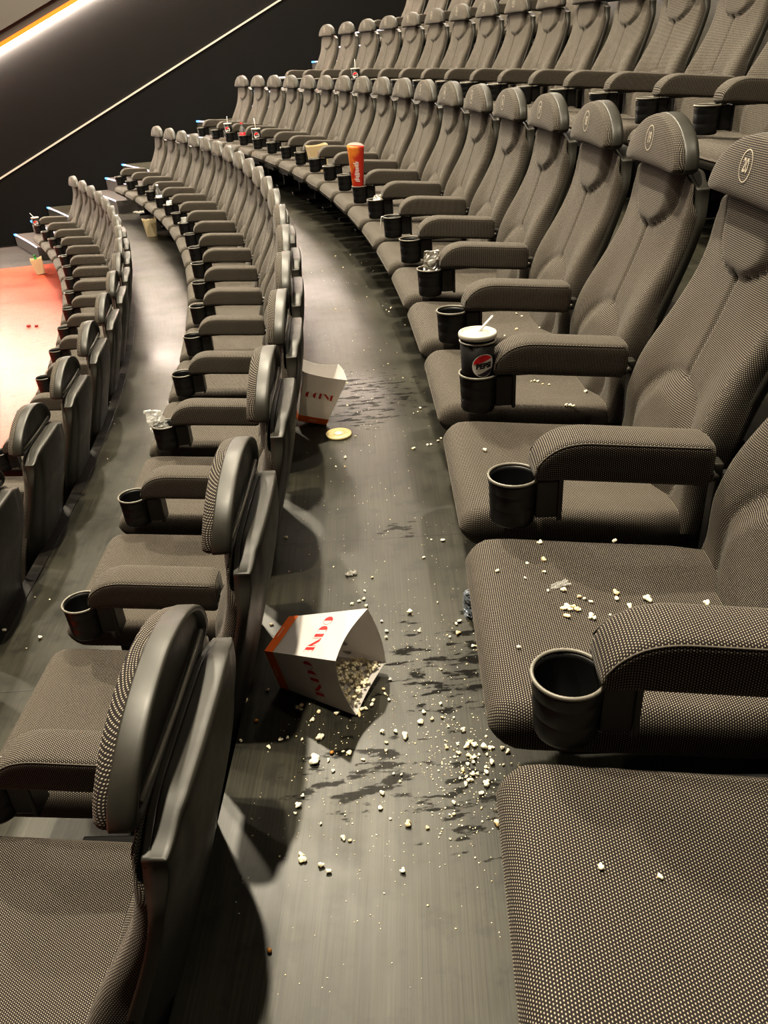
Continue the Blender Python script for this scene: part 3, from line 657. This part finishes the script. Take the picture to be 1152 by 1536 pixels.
# --- popcorn cartons: square, flared, open at the top with scooped rims
BA, BB, BH = .1685, .1165, .2090
def carton_mesh(a=BA, b=BB, H=BH, scoop=.016, T=.0012, cut=0.0, cut1=1.0, floor=True):
    """walls between fractions cut..cut1 of the height; the rim is scooped between the corners"""
    bm = bmesh.new(); n = 12; k = 12
    S = [(1, 1), (-1, 1), (-1, -1), (1, -1)]
    def wall(off):
        G = []
        for f in range(4):
            p, q = S[f], S[(f+1) % 4]
            for i in range(n):
                t = i/n; u = (p[0]+(q[0]-p[0])*t, p[1]+(q[1]-p[1])*t); col = []
                dip = scoop*(.8, 1, .25, -.5)[f]*math.sin(math.pi*t)
                for m in range(k+1):
                    z = cut*H + (cut1*H - cut*H - (dip if cut1 == 1 else 0))*m/k; h = (b + (a-b)*z/H)/2 - off
                    bow = -.004*math.sin(math.pi*t)*math.sin(math.pi*min(1, z/H))
                    nx, ny = (p[0]+q[0])/2, (p[1]+q[1])/2
                    col.append(bm.verts.new((u[0]*h + nx*bow, u[1]*h + ny*bow, max(z, 0) + (off if z <= 0 else 0))))
                G.append(col)
        return G
    O = wall(0); I = wall(T); N = len(O)
    for i in range(N):
        j = (i+1) % N
        for m in range(k):
            bm.faces.new((O[i][m], O[j][m], O[j][m+1], O[i][m+1])); bm.faces.new((I[i][m+1], I[j][m+1], I[j][m], I[i][m]))
        bm.faces.new((O[i][k], O[j][k], I[j][k], I[i][k]))
        if not floor: bm.faces.new((O[j][0], O[i][0], I[i][0], I[j][0]))
    if floor: bm.faces.new([O[i][0] for i in range(N)][::-1]); bm.faces.new([I[i][0] for i in range(N)])
    bmesh.ops.recalc_face_normals(bm, faces=bm.faces[:])
    return done(bm, 'carton_wall', smooth=False, recalc=False)
def strip_region(bm, f0, f1, x0, x1, put, n=14, m=2):
    """fills the area between curves f0 and f1 over x0..x1"""
    G = [[bm.verts.new(put(x, f0(x) + (f1(x)-f0(x))*q/m)) for q in range(m+1)] for x in (x0 + (x1-x0)*i/n for i in range(n+1))]
    for i in range(n):
        for q in range(m):
            try: bm.faces.new((G[i][q], G[i+1][q], G[i+1][q+1], G[i][q+1]))
            except ValueError: pass
def ocine(bm, put, H=.024):
    """art-deco capitals O C I N E: heavy left halves, hairline right halves. put(x,y) maps to the face"""
    h = H/2; W = [.0255, .021, .0095, .0265, .0165]; gap = .0044; x = -(sum(W) + gap*4)/2; hair = .0009
    def arc(cx, rx, a0, a1, inner):
        n = 16; P = [(cx+rx*math.cos(R_(a0+(a1-a0)*i/n)), h*math.sin(R_(a0+(a1-a0)*i/n))) for i in range(n+1)]
        Q = [(cx+(rx-inner)*math.cos(R_(a0+(a1-a0)*i/n)), (h-inner)*math.sin(R_(a0+(a1-a0)*i/n))) for i in range(n+1)]
        A = [bm.verts.new(put(*p)) for p in P]; B = [bm.verts.new(put(*p)) for p in Q]
        for i in range(n): bm.faces.new((A[i], A[i+1], B[i+1], B[i]))
    def rect(xa, xb, ya, yb): strip_region(bm, lambda t: ya, lambda t: yb, xa, xb, put, 3, 1)
    def half(cx, rx): strip_region(bm, lambda t: -h*math.sqrt(max(0, 1-((t-cx)/rx)**2)), lambda t: h*math.sqrt(max(0, 1-((t-cx)/rx)**2)), cx-rx, cx-.0006, put, 12, 2)
    cx = x + W[0]/2; half(cx, W[0]/2); arc(cx, W[0]/2, -90, 90, hair); x += W[0] + gap
    rx = W[1]*.60; cx = x + rx; half(cx, rx); arc(cx, rx, 58, 90, hair); arc(cx, rx, -90, -58, hair); x += W[1] + gap
    rect(x, x+W[2], -h, h); x += W[2] + gap
    rect(x, x+hair, -h, h); rect(x+W[3]-hair, x+W[3], -h, h)
    strip_region(bm, lambda t: h - (t-x)/W[3]*2*h*1.0 if t > x + .004 else -h + 2*h - (t-x)/W[3]*2*h, lambda t: min(h, h - (t-x-W[3]*.42)/W[3]*2*h*1.0 if t > x+W[3]*.42 else h), x, x+W[3]*1.0, put, 14, 1)
    x += W[3] + gap
    rect(x, x+W[4]*.55, -h, h); rect(x+W[4]*.55, x+W[4], h-hair, h); rect(x+W[4]*.55, x+W[4]*.9, -hair/2, hair/2); rect(x+W[4]*.55, x+W[4], -h, -h+hair)
def carton(label, T, e, group=None, names=('popcorn_carton', 'carton_wall', 'base_band', 'printed_lettering'), cardmat='paper', printed=True, scoop=.016, a=BA, b=BB, H=BH):
    root = empty(names[0], T); root.rotation_euler = e; tag(root, label, 'popcorn box', group)
    link('carton_wall', carton_mesh(a, b, H, scoop, cut=0, floor=True), M[cardmat], root)
    if printed:
        # orange band: a thin sleeve round the bottom
        bm = bmesh.new(); z1 = .026
        S = [(1, 1), (-1, 1), (-1, -1), (1, -1)]; R = []
        for z in (-.0006, z1):
            h = (b + (a-b)*z/H)/2 + .0006; R.append([bm.verts.new((s[0]*h, s[1]*h, z)) for s in S])
        for i in range(4): bm.faces.new((R[0][i], R[0][(i+1) % 4], R[1][(i+1) % 4], R[1][i]))
        bm.faces.new(R[0][::-1])
        band = link('base_band', done(bm, 'base_band', smooth=False), M['orange'], root); tag(band, 'orange printed base band')
        # a pale line of small print on each side of the band
        bl = bmesh.new()
        for q in range(4):
            bm = bmesh.new()
            A = q*math.pi/2; ca, sa = math.cos(A), math.sin(A); tilt = math.atan((a-b)/2/H)
            def put(x, y, zc=.120, ca=ca, sa=sa, lift=.0007):
                z = zc + y; h = (b + (a-b)*z/H)/2 + lift - .004*math.sin(math.pi*min(1, z/H))*(math.cos(math.pi*x/(.15)))
                return (h*ca - x*sa, h*sa + x*ca, z)
            ocine(bm, put)
            tag(link('printed_lettering', done(bm, 'printed_lettering', smooth=False), M['red'], root), 'dark red lettering')
            for g in range(9):
                strip_region(bl, lambda t: -.0012, lambda t: .0012, -.016+g*.0036, -.0135+g*.0036, lambda x, y: put(x, y, .013, ca, sa, .0016+.004), 1, 1)
        link('small_print', done(bl, 'small_print', smooth=False), M['logo_white'], band)
    return root
# --- popcorn
def pop_mesh(seed, lobes=7, name='popcorn'):
    r = random.Random(seed); bm = bmesh.new()
    C = [(Vector((r.uniform(-1, 1), r.uniform(-1, 1), r.uniform(-.6, .8))).normalized()*r.uniform(.35, .75), r.uniform(.34, .58)) for _ in range(lobes)] + [(Vector((0, 0, 0)), .5)]
    bmesh.ops.create_icosphere(bm, subdivisions=3, radius=1)
    for v in bm.verts:
        d = v.co.normalized(); best = .25
        for c, rr in C:
            b = d.dot(c); disc = b*b - (c.length_squared - rr*rr)
            if disc > 0: best = max(best, b + math.sqrt(disc))
        v.co = d*best
    zmin = min(v.co.z for v in bm.verts)
    for v in bm.verts: v.co = (v.co - Vector((0, 0, zmin)))*.0052
    me = done(bm, name); me.materials.append(M['corn']); return me
POPS = [pop_mesh(s) for s in range(8)]
def popcorn(p, size, label, group, sunk=0.0):
    o = bpy.data.objects.new('popcorn', rnd.choice(POPS)); COL.objects.link(o)
    o.location = (p[0], p[1], p[2] - sunk); o.rotation_euler = (0, 0, rnd.uniform(0, 6.28)); s = max(.55, size)*rnd.uniform(.9, 1.1); o.scale = (s, s*rnd.uniform(.8, 1), s*rnd.uniform(.75, 1))
    return tag(o, label, 'popcorn', group)
for x, y, z, s, t in FLOORPOP:
    if t == 'b': popcorn((x, y, z), s, 'pale popcorn piece on the lower dark floor left of the near seats', 'popcorn on the lower floor')
    elif x > .10 and y < 1.35: popcorn((x, y, z), s, 'pale popcorn piece in the cluster on dark floor against the nearest right seats', 'popcorn cluster under the nearest right seats')
    elif y > 2.4: popcorn((x, y, z), s, 'pale popcorn piece on the wet walkway floor beyond the fallen carton', 'popcorn on the far walkway floor')
    else: popcorn((x, y, z), s, 'pale popcorn piece scattered on the dark walkway around the spilled carton', 'popcorn round the spilled carton')
SEATTXT = {0: 'yellow popcorn flake on the nearest right-hand seat cushion', 1: 'popcorn piece on the cushion with the silver scrap', 2: 'single popcorn piece near the edge of the cushion behind empty cup holder',
           3: 'popcorn piece on the cushion behind the black cola cup', 4: 'popcorn piece on the cushion just beyond the black cola cup'}
for x, y, z, s, j in SEATPOP:
    popcorn((x, y, z), s, SEATTXT[j], None if j == 2 else 'popcorn on seat cushion %s' % ORD[j], sunk=.0004)
# crumbs too small to count
def crumbs(name, spots, label, seed, mat='corn'):
    r = random.Random(seed); bm = bmesh.new()
    for (cx, cy, z, sx, sy, n, s0, s1) in spots:
        for _ in range(n):
            x, y = r.gauss(cx, sx), r.gauss(cy, sy); s = r.uniform(s0, s1)*(1.6 if r.random() < .08 else 1)
            zz = z if not callable(z) else z(x, y)
            if zz is None: continue
            m_ = Matrix.Translation((x, y, zz + s*.35)) @ Matrix.Rotation(r.uniform(0, 6), 4, 'Z') @ Matrix.Diagonal((s, s*r.uniform(.5, 1), s*.5, 1))
            bmesh.ops.create_icosphere(bm, subdivisions=1, radius=1, matrix=m_)
    return tag(link(name, done(bm, name), M[mat]), label, 'crumbs', kind='stuff')
def on_walk(x, y):
    rr = math.hypot(x-OX, y-OY) - RAD
    return 0.0 if -.55 < rr < .05 else None
crumbs('popcorn_crumbs', [(.17, 1.12, on_walk, .05, .10, 260, .0009, .0026), (.02, 1.25, on_walk, .14, .16, 300, .0007, .002), (.16, 1.5, on_walk, .09, .18, 160, .0007, .002),
    (0, 1.8, on_walk, .2, .4, 140, .0006, .0016), (.1, 3.0, on_walk, .15, .5, 120, .0009, .002), (-.1, .95, on_walk, .2, .2, 120, .0006, .0016), (.1, 5, on_walk, .2, 1.0, 60, .001, .003)],
    'tiny pale popcorn crumbs strewn over the walkway floor', 5)
# --- the two lettered cartons
c1 = carton('white popcorn carton lying on its side on the walkway, spilling popcorn', (-.197, 1.4902, .064), (1.4111, -.1133, 1.0881))
c2 = carton('white popcorn carton slumped against the seat backs further along the walkway', (-.156, 2.995, .0225), (.0499, .3302, .1886))
# heap inside the lying carton
def heap(name, pts, label, seed, cat='popcorn'):
    r = random.Random(seed); bm = bmesh.new()
    for p, s in pts:
        src = r.choice(POPS); mt = Matrix.Translation(p) @ Matrix.Rotation(r.uniform(0, 6), 4, Vector((r.random(), r.random(), r.random())).normalized())
        vs = [bm.verts.new(mt @ (v.co*s)) for v in src.vertices]
        for f in src.polygons: bm.faces.new([vs[i] for i in f.vertices])
    return tag(link(name, done(bm, name), M['corn_heap']), label, cat, kind='stuff')
rot1 = Euler((1.4111, -.1133, 1.0881)).to_matrix(); T1 = Vector((-.197, 1.4902, .064)); pts = []
r = random.Random(3)
# find the lowest inside wall of the lying carton and strew popcorn along it
wall_dirs = [Vector((1, 0, 0)), Vector((0, 1, 0)), Vector((-1, 0, 0)), Vector((0, -1, 0))]
low = min(wall_dirs, key=lambda d: (rot1 @ d).z); side = Vector((-low.y, low.x, 0))
lo_side = side if (rot1 @ side).z < 0 else -side
for _ in range(230):
    zl = r.uniform(.045, .203)**1.0; h = (BB + (BA-BB)*zl/BH)/2; u = r.uniform(-.92, .92)
    pile = r.random()*.036*(.4 + .6*max(0, u))*(1 if zl < .17 else .5)
    p = low*(h - .0055 - pile) + lo_side*(u*(h-.008)) + Vector((0, 0, zl)); pts.append((T1 + rot1 @ p, r.uniform(.75, 1.25)))
heap('popcorn_heap', pts, 'heap of pale popcorn spilling inside the carton lying on the walkway', 4)
# --- cola cups
def cup_logo(bm_parts, r_at, zc, a0, R=.032):
    def put(lift):
        def f(x, y):
            z = zc + y; rr = r_at(z) + lift; a = a0 + x/rr; return (rr*math.cos(a), rr*math.sin(a), z)
        return f
    circ = lambda k: (lambda t: math.sqrt(max(0, (R*k)**2 - t*t)))
    C1 = circ(1.0); up_ = lambda t: .0115 + .30*t*.55 + .0022*math.sin(t/R*2.6); dn = lambda t: -.0175 + .12*t + .0035*math.sin(t/R*2.8)
    k = .925; Ck = circ(k)
    strip_region(bm_parts['white'], lambda t: -C1(t), lambda t: C1(t), -R, R, put(.0006), 40, 6)
    strip_region(bm_parts['red'], lambda t: min(Ck(t), max(-Ck(t), up_(t))), lambda t: Ck(t), -R*k, R*k, put(.0010), 40, 3)
    strip_region(bm_parts['violet'], lambda t: -Ck(t), lambda t: max(-Ck(t), min(Ck(t), dn(t))), -R*k, R*k, put(.0010), 40, 3)
    V, F = font_mesh('PEPSI', .0195, 1.0, .0012); P = put(.0012)
    vs = [bm_parts['black'].verts.new(P(x, y - .0005 + x*.06)) for x, y in V]
    for f in F:
        try: bm_parts['black'].faces.new([vs[i] for i in f])
        except ValueError: pass
def cola_cup(face, straw, lid_lift=.012, straw_len=.055, names='cola_cup'):
    """cup standing in a holder; local z=0 is the cup's base. face = direction of the emblem"""
    root = empty('cola_cup', (0, 0, 0)); H = .186; r0, r1 = .0365, .0468
    ra = lambda z: r0 + (r1-r0)*z/H
    bm = lathe_bm([(0, .004), (r0-.002, .004), (r0, 0), (ra(H), H), (ra(H)-.0018, H), (ra(.01)-.0018, .010), (0, .010)], 44)
    body = link('cup_body', done(bm, 'cup_body'), M['cup_body'], root)
    bm = bmesh.new(); n = 44
    V = [[bm.verts.new(((r1 + .0022*math.cos(2*math.pi*k/6))*math.cos(2*math.pi*i/n), (r1 + .0022*math.cos(2*math.pi*k/6))*math.sin(2*math.pi*i/n), H + .0024*math.sin(2*math.pi*k/6))) for k in range(6)] for i in range(n)]
    for i in range(n):
        for k in range(6): bm.faces.new((V[i][k], V[(i+1) % n][k], V[(i+1) % n][(k+1) % 6], V[i][(k+1) % 6]))
    link('rolled_rim', done(bm, 'rolled_rim'), M['lid'], body)
    z = H + lid_lift
    bm = lathe_bm([(0, z+.009), (.030, z+.009), (.033, z+.0065), (.043, z+.0065), (.045, z+.0105), (.049, z+.0105), (.0508, z+.007), (.0508, z+.001), (.0495, z-.003), (.0475, z-.003), (.046, z+.004), (0, z+.004)], 48)
    lid = link('cup_lid', done(bm, 'cup_lid'), M['lid'], root)
    p0 = Vector((straw[0], straw[1], z+.0085)); d = Vector((straw[2], straw[3], straw[4])).normalized()
    link('straw', done(tube_bm([p0 - d*.012, p0 + d*straw_len*.5, p0 + d*straw_len], .0034, 10), 'straw'), M['logo_white'], lid)
    parts = {k: bmesh.new() for k in ('white', 'red', 'violet', 'black')}; cup_logo(parts, ra, .128, face)
    me = bpy.data.meshes.new('emblem'); bmall = bmesh.new(); mats = []
    for k, b in parts.items():
        base = len(bmall.verts); vs = [bmall.verts.new(v.co) for v in b.verts]; b.verts.index_update()
        for f in b.faces:
            nf = bmall.faces.new([vs[v.index] for v in f.verts]); nf.material_index = len(mats)
        mats.append(M['logo_'+k]); b.free()
    link('emblem', done(bmall, 'emblem', smooth=False), mats, body)
    return root
CUPBASE = .4212
def place_cup(k, j, label, face_world, straw, **kw):
    c = cola_cup(face_world, straw, **kw); c.location = local(k, j, 0, 0, CUPBASE); tag(c, label, 'cup', None if (k, j) == (0, 2) else 'far cola cups in holders'); return c
place_cup(0, 2, 'black cola cup with loose white lid and straw in the near cup holder', R_(-77), (.004, .004, .75, .35, .62))
place_cup(0, 17, 'black cola cup with straw, left of the red-labelled bottle by the far wall', R_(-100), (0, 0, .05, 0, 1), lid_lift=.001, straw_len=.075)
place_cup(0, 15, 'black cola cup with straw, right of the red-labelled bottle by the far wall', R_(-80), (0, 0, -.05, 0, 1), lid_lift=.001, straw_len=.10)
place_cup(-2, 11, 'black cola cup with tilted straw at the wall end of the lowest row', R_(-75), (-.01, 0, -.6, .1, .8), lid_lift=.002, straw_len=.07)
place_cup(1, 11, 'black cola cup with upright straw in the second-highest row', R_(-95), (0, 0, .02, 0, 1), lid_lift=.001, straw_len=.085)
# --- bottles
def bottle(label, k, j, labmat, capmat, lab=(.075, .125)):
    root = empty('drink_bottle', local(k, j, 0, 0, CUPBASE)); tag(root, label, 'bottle')
    prof = [(0, .004), (.022, .004), (.029, 0), (.0325, .008), (.0325, .13), (.031, .145), (.024, .170), (.0135, .192), (.0115, .200), (.0115, .212), (.0, .213)]
    body = link('bottle_body', done(lathe_bm(prof, 32), 'bottle_body'), M['bottle'], root)
    link('cap', done(lathe_bm([(0, .2135), (.0140, .2135), (.0145, .216), (.0145, .226), (.0135, .228), (0, .228)], 24), 'cap'), capmat, body)
    link('label_band', done(lathe_bm([(.0328, lab[0]), (.0332, lab[0]), (.0332, lab[1]), (.0328, lab[1])], 32), 'label_band'), labmat, body)
    return root
bottle('clear bottle with red label standing between two cola cups by the far wall', 0, 16, M['logo_red'], M['logo_red'], (.070, .125))
bottle('clear water bottle in a holder at the wall end of the left row', -1, 14, M['label_white'], M['label_white'], (.075, .120))
# --- foil, wraps, tissues
def crumple_tube(w, d, z0, z1, seed, amp=.006, nz=22, n=22, lean=(0, 0), name='foil', pinch=.35):
    r = random.Random(seed); secs = []
    for i in range(nz):
        t = i/(nz-1); z = z0 + (z1-z0)*t; k = 1 - pinch*max(0, (t-.9)/.1)*.0; dd = d*(1 - .75*sstep(.78, 1, t)); L = []
        for q in range(n):
            a = 2*math.pi*q/n; c, s = math.cos(a), math.sin(a)
            jit = r.uniform(-amp, amp)
            L.append((w*math.copysign(abs(c)**.7, c)*k + jit*.5 + lean[0]*t, dd*s + jit + lean[1]*t, z + r.uniform(-.002, .002)))
        secs.append(L)
    return done(loft_bm(secs), name, smooth=False)
top('foil_wrapper', crumple_tube(.031, .012, .0, .160, 2, .0055, lean=(.008, 0)), M['foil'], local(0, 4, .003, 0, .424), 'crumpled silver foil wrapper standing in a cup holder', 'wrapper', rz=.1)
def crumple_sheet(w, h, seed, amp, n=12, name='sheet', curl=0.0, thick=.0006):
    r = random.Random(seed); bm = bmesh.new(); G = []
    for i in range(n+1):
        row = []
        for q in range(n+1):
            x = (i/n-.5)*w; y = (q/n-.5)*h; e = 1 - .18*r.random()*(1 if i in (0, n) or q in (0, n) else 0)
            row.append(bm.verts.new((x*e + r.uniform(-amp, amp)*.5, y*e + r.uniform(-amp, amp)*.5, r.uniform(-amp, amp) + curl*(x*x+y*y)/(w*w))))
        G.append(row)
    for i in range(n):
        for q in range(n): bm.faces.new((G[i][q], G[i+1][q], G[i+1][q+1], G[i][q+1]))
    zm = min(v.co.z for v in bm.verts)
    for v in bm.verts: v.co.z -= zm
    bmesh.ops.solidify(bm, geom=bm.faces[:], thickness=thick)
    return done(bm, name, smooth=False)
top('clear_wrapper', crumple_tube(.036, .016, .0, .150, 9, .009, lean=(-.034, 0)), M['clear'], local(-1, 3, -.002, 0, .426), 'crumpled clear plastic wrapper sticking out of a cup holder, left row', 'wrapper', rz=-.2)
top('clear_wrapper', crumple_tube(.026, .020, .0, .135, 19, .007, lean=(.01, 0)), M['clear'], local(-1, 11, 0, 0, .426), 'clear plastic cup-like wrapper in a holder near the cream carton', 'wrapper', rz=.4)
top('tissue', crumple_tube(.028, .022, .0, .115, 29, .010, lean=(.02, .0)), M['tissue'], local(0, 7, 0, 0, .424), 'crumpled white tissue in the holder nearer than the red sleeve', 'tissue', rz=.5)
top('tissue', crumple_tube(.030, .022, .0, .130, 31, .010, lean=(.022, .0)), M['tissue'], local(-1, 13, 0, 0, .424), 'crumpled white paper in a holder nearer than the water bottle', 'tissue', rz=.2)
# scrap hanging on the outside of a holder rim, silver scrap on the seat, trash on the floors
def hang_scrap():
    bm = bmesh.new(); r = random.Random(8); P = []
    prof = [(-.040, -.020), (-.046, .004), (-.0515, .0055), (-.0565, .002), (-.060, -.018), (-.062, -.036), (-.061, -.050)]
    for i, (x, z) in enumerate(prof): P.append([bm.verts.new((x + r.uniform(-.0015, .0015) - .001, (q-1.5)*.010*(1 - .08*i) + r.uniform(-.002, .002), z)) for q in range(4)])
    for a, b in zip(P, P[1:]):
        for q in range(3): bm.faces.new((a[q], a[q+1], b[q+1], b[q]))
    bmesh.ops.solidify(bm, geom=bm.faces[:], thickness=.0008)
    return done(bm, 'paper_scrap', smooth=False)
o, a = frame(0, 6)
top('paper_scrap', hang_scrap(), M['tissue'], local(0, 6, 0, 0, .516), 'white paper scrap hanging over the outside of a cup holder rim', 'paper', rz=a)
o, a = frame(0, 1)
top('silver_scrap', crumple_sheet(.045, .018, 6, .002, 8), M['clear'], local(0, 1, .061, -.212, seat_top(.061, .088)+.001), 'small clear and silver wrapper scrap lying on the second-nearest seat cushion', 'wrapper', rz=a+.4)
top('paper_scrap', crumple_sheet(.16, .30, 11, .010, 10), M['tissue'], (-2.70, 12.12, -RISE+.001), 'crumpled white paper on the lower floor beside the stair', 'paper', rz=.6)
top('foil_wrapper', crumple_tube(.030, .028, 0, .075, 41, .008), M['wrapper_blue'], (.285, 1.655, .0), 'crumpled blue and silver wrapper on the floor under the second-nearest seat', 'wrapper', rz=.5)
top('paper_scrap', crumple_sheet(.034, .020, 14, .006, 6), M['tissue'], (-.03, 1.881, .0005), 'curled white paper chip alone in the middle of the walkway', 'paper', rz=.3)
top('paper_scrap', crumple_sheet(.035, .012, 17, .003, 5), M['tissue'], local(0, 0, -.018, .012, .4225), 'small white scrap lying in the bottom of the nearest cup holder', 'paper', rz=.8)
# --- yellowed lid on the wet floor
bm = lathe_bm([(0, .0085), (.017, .0085), (.019, .0065), (.024, .006), (.026, .0085), (.040, .0085), (.042, .006), (.0455, .006), (.0475, .010), (.0495, .0095), (.0505, .005), (.0505, .0006), (.049, 0), (0, .001)], 48)
lidroot = top('cup_lid', done(bm, 'cup_lid'), M['yellow_lid'], (-.044, 2.841, .0005), 'round yellowed plastic cup lid lying flat on the wet floor', 'lid')
link('lid_centre', done(lathe_bm([(0, .0106), (.0155, .0106), (.0165, .0088), (.0, .0088)], 32), 'lid_centre'), M['logo_white'], lidroot)
# --- red sleeve standing in a holder
def sleeve():
    root = empty('snack_sleeve', local(0, 8, -.008, 0, .424)); root.rotation_euler = (0, 0, R_(4))
    secs = []; n = 28
    for i in range(15):
        t = i/14; z = .34*t; w = .030 + .026*t; d = .020 + .012*t; L = []
        for q in range(n):
            a = 2*math.pi*q/n; c, s = math.cos(a), math.sin(a)
            L.append((w*math.copysign(abs(c)**.8, c), d*s, z - (.012*(1+c)*.5 if i == 14 else 0)))
        secs.append(L)
    inn = [[(x*.965, y*.95, max(z, .012)) for x, y, z in s] for s in secs[::-1]]
    bm = loft_bm(secs + inn, cap=True)
    me = done(bm, 'sleeve_body'); b = link('sleeve_body', me, M['sleeve'], root)
    # white inner lip, folded back
    bm = bmesh.new(); A = []
    for q in range(n//2+1):
        a = math.pi*q/(n//2); c, s = math.cos(a), math.sin(a); w, d = .0562, .0325
        A.append([bm.verts.new((w*math.copysign(abs(c)**.8, c), d*s, .334 + .022*math.sin(math.pi*q/(n//2))*0 - .006*(1+c)*.5)), bm.verts.new((w*.98*math.copysign(abs(c)**.8, c), d*.98*s, .334 + .020*math.sin(a) - .006*(1+c)*.5))])
    for p, q in zip(A, A[1:]): bm.faces.new((p[0], q[0], q[1], p[1]))
    bmesh.ops.solidify(bm, geom=bm.faces[:], thickness=.0008)
    link('inner_lip', done(bm, 'inner_lip', smooth=False), M['logo_white'], b)
    # illegible white script printed up the sleeve: slanted strokes
    bm = bmesh.new(); r = random.Random(12)
    for i in range(13):
        z = .125 + i*.0095; w = .030 + .026*z/.34; d = .020 + .012*z/.34; l = r.uniform(.010, .019); x0 = -.004 + r.uniform(-.004, .004)
        def put(x, y, w=w, d=d, z=z):
            xx = max(-.95, min(.95, x/w)); s = math.sqrt(max(0, 1 - abs(xx)**(2/.8))); return (x, -(d*s + .0012), z + y - x*.16)
        strip_region(bm, lambda t: -.0021, lambda t: .0021, x0-l, x0+l, put, 6, 1)
    link('printed_script', done(bm, 'printed_script', smooth=False), M['logo_white'], b)
    return tag(root, 'tall red and orange snack sleeve with white script standing in a holder', 'snack bag')
sleeve()
# --- cream cartons
def popped_top(root_loc, rot, a, z, n, seed, label):
    r = random.Random(seed); R3 = Euler(rot).to_matrix()
    return heap('popcorn_heap', [(Vector(root_loc) + R3 @ Vector((r.uniform(-a, a), r.uniform(-a, a), z + r.uniform(-.012, .012))), r.uniform(1.2, 1.8)) for _ in range(n)], label, seed)
o, a = frame(-1, 12)
L = (-2.181, 10.211, -RISE + .0008); E3 = (0, 0, .35)
carton('cream popcorn carton with lettered front standing on the floor of the lower aisle', L, E3, cardmat='cream', printed=False, scoop=.02, a=.15, b=.105, H=.20)
popped_top(L, E3, .045, .182, 40, 61, 'popcorn filling the cream carton on the lower floor')
o, a = frame(0, 11.5)
L = local(0, 11.5, .10, 0, seat_top(.10, 0)+.002)
carton('cream popcorn carton standing on a seat cushion between two armrests', L, (0, -.03, a), cardmat='cream', printed=False, scoop=.012, a=.17, b=.12, H=.215)
L = (-3.862, 10.967, -2*RISE + .004); E3 = (.0, -.10, .3)
carton('cream popcorn carton holding a green bottle on the red floor', (L[0], L[1], L[2]+.005), E3, cardmat='cream', printed=False, scoop=.02, a=.15, b=.105, H=.20)
gb = top('green_bottle', done(lathe_bm([(0, .0), (.028, 0), (.030, .006), (.030, .15), (.024, .172), (.0125, .195), (.0125, .222), (.0145, .223), (.0145, .236), (0, .237)], 24), 'green_bottle'), M['green'], (L[0]-.005, L[1], L[2]+.0085), 'green bottle standing inside the cream carton on the red floor', 'bottle', rot=E3)
# --- red sweets on the red floor
def sweet(p, s, label, seed):
    bm = bmesh.new(); r = random.Random(seed); bmesh.ops.create_icosphere(bm, subdivisions=2, radius=1)
    for v in bm.verts: v.co = Vector((v.co.x*(1+.3*r.random()), v.co.y, (v.co.z+1)*.6))*s
    return top('red_sweet', done(bm, 'red_sweet'), M['dark_red'], p, label, 'sweet', rz=r.random()*3)
sweet((-3.249, 8.454, -2*RISE+.0005), .020, 'dark red squashed sweet on the red floor, left one', 1)
sweet((-3.163, 8.443, -2*RISE+.0005), .019, 'dark red squashed sweet on the red floor, right one', 2)
# unpopped kernels near the carton
for i, (x, y) in enumerate(((-.262, 1.335), (-.095, 1.22), (-.205, .80))):
    bm = bmesh.new(); bmesh.ops.create_icosphere(bm, subdivisions=2, radius=.0042)
    for v in bm.verts: v.co = Vector((v.co.x*1.2, v.co.y*(1 - v.co.x*40), (v.co.z + .0042)*.75))
    top('corn_kernel', done(bm, 'corn_kernel'), M['kernel'], (x, y, .0002), ['brown kernel by the base of the lying carton', 'brown kernel just below the mouth of the lying carton', 'lone golden kernel on bare floor at the bottom of the walkway'][i], 'kernel', rz=i)
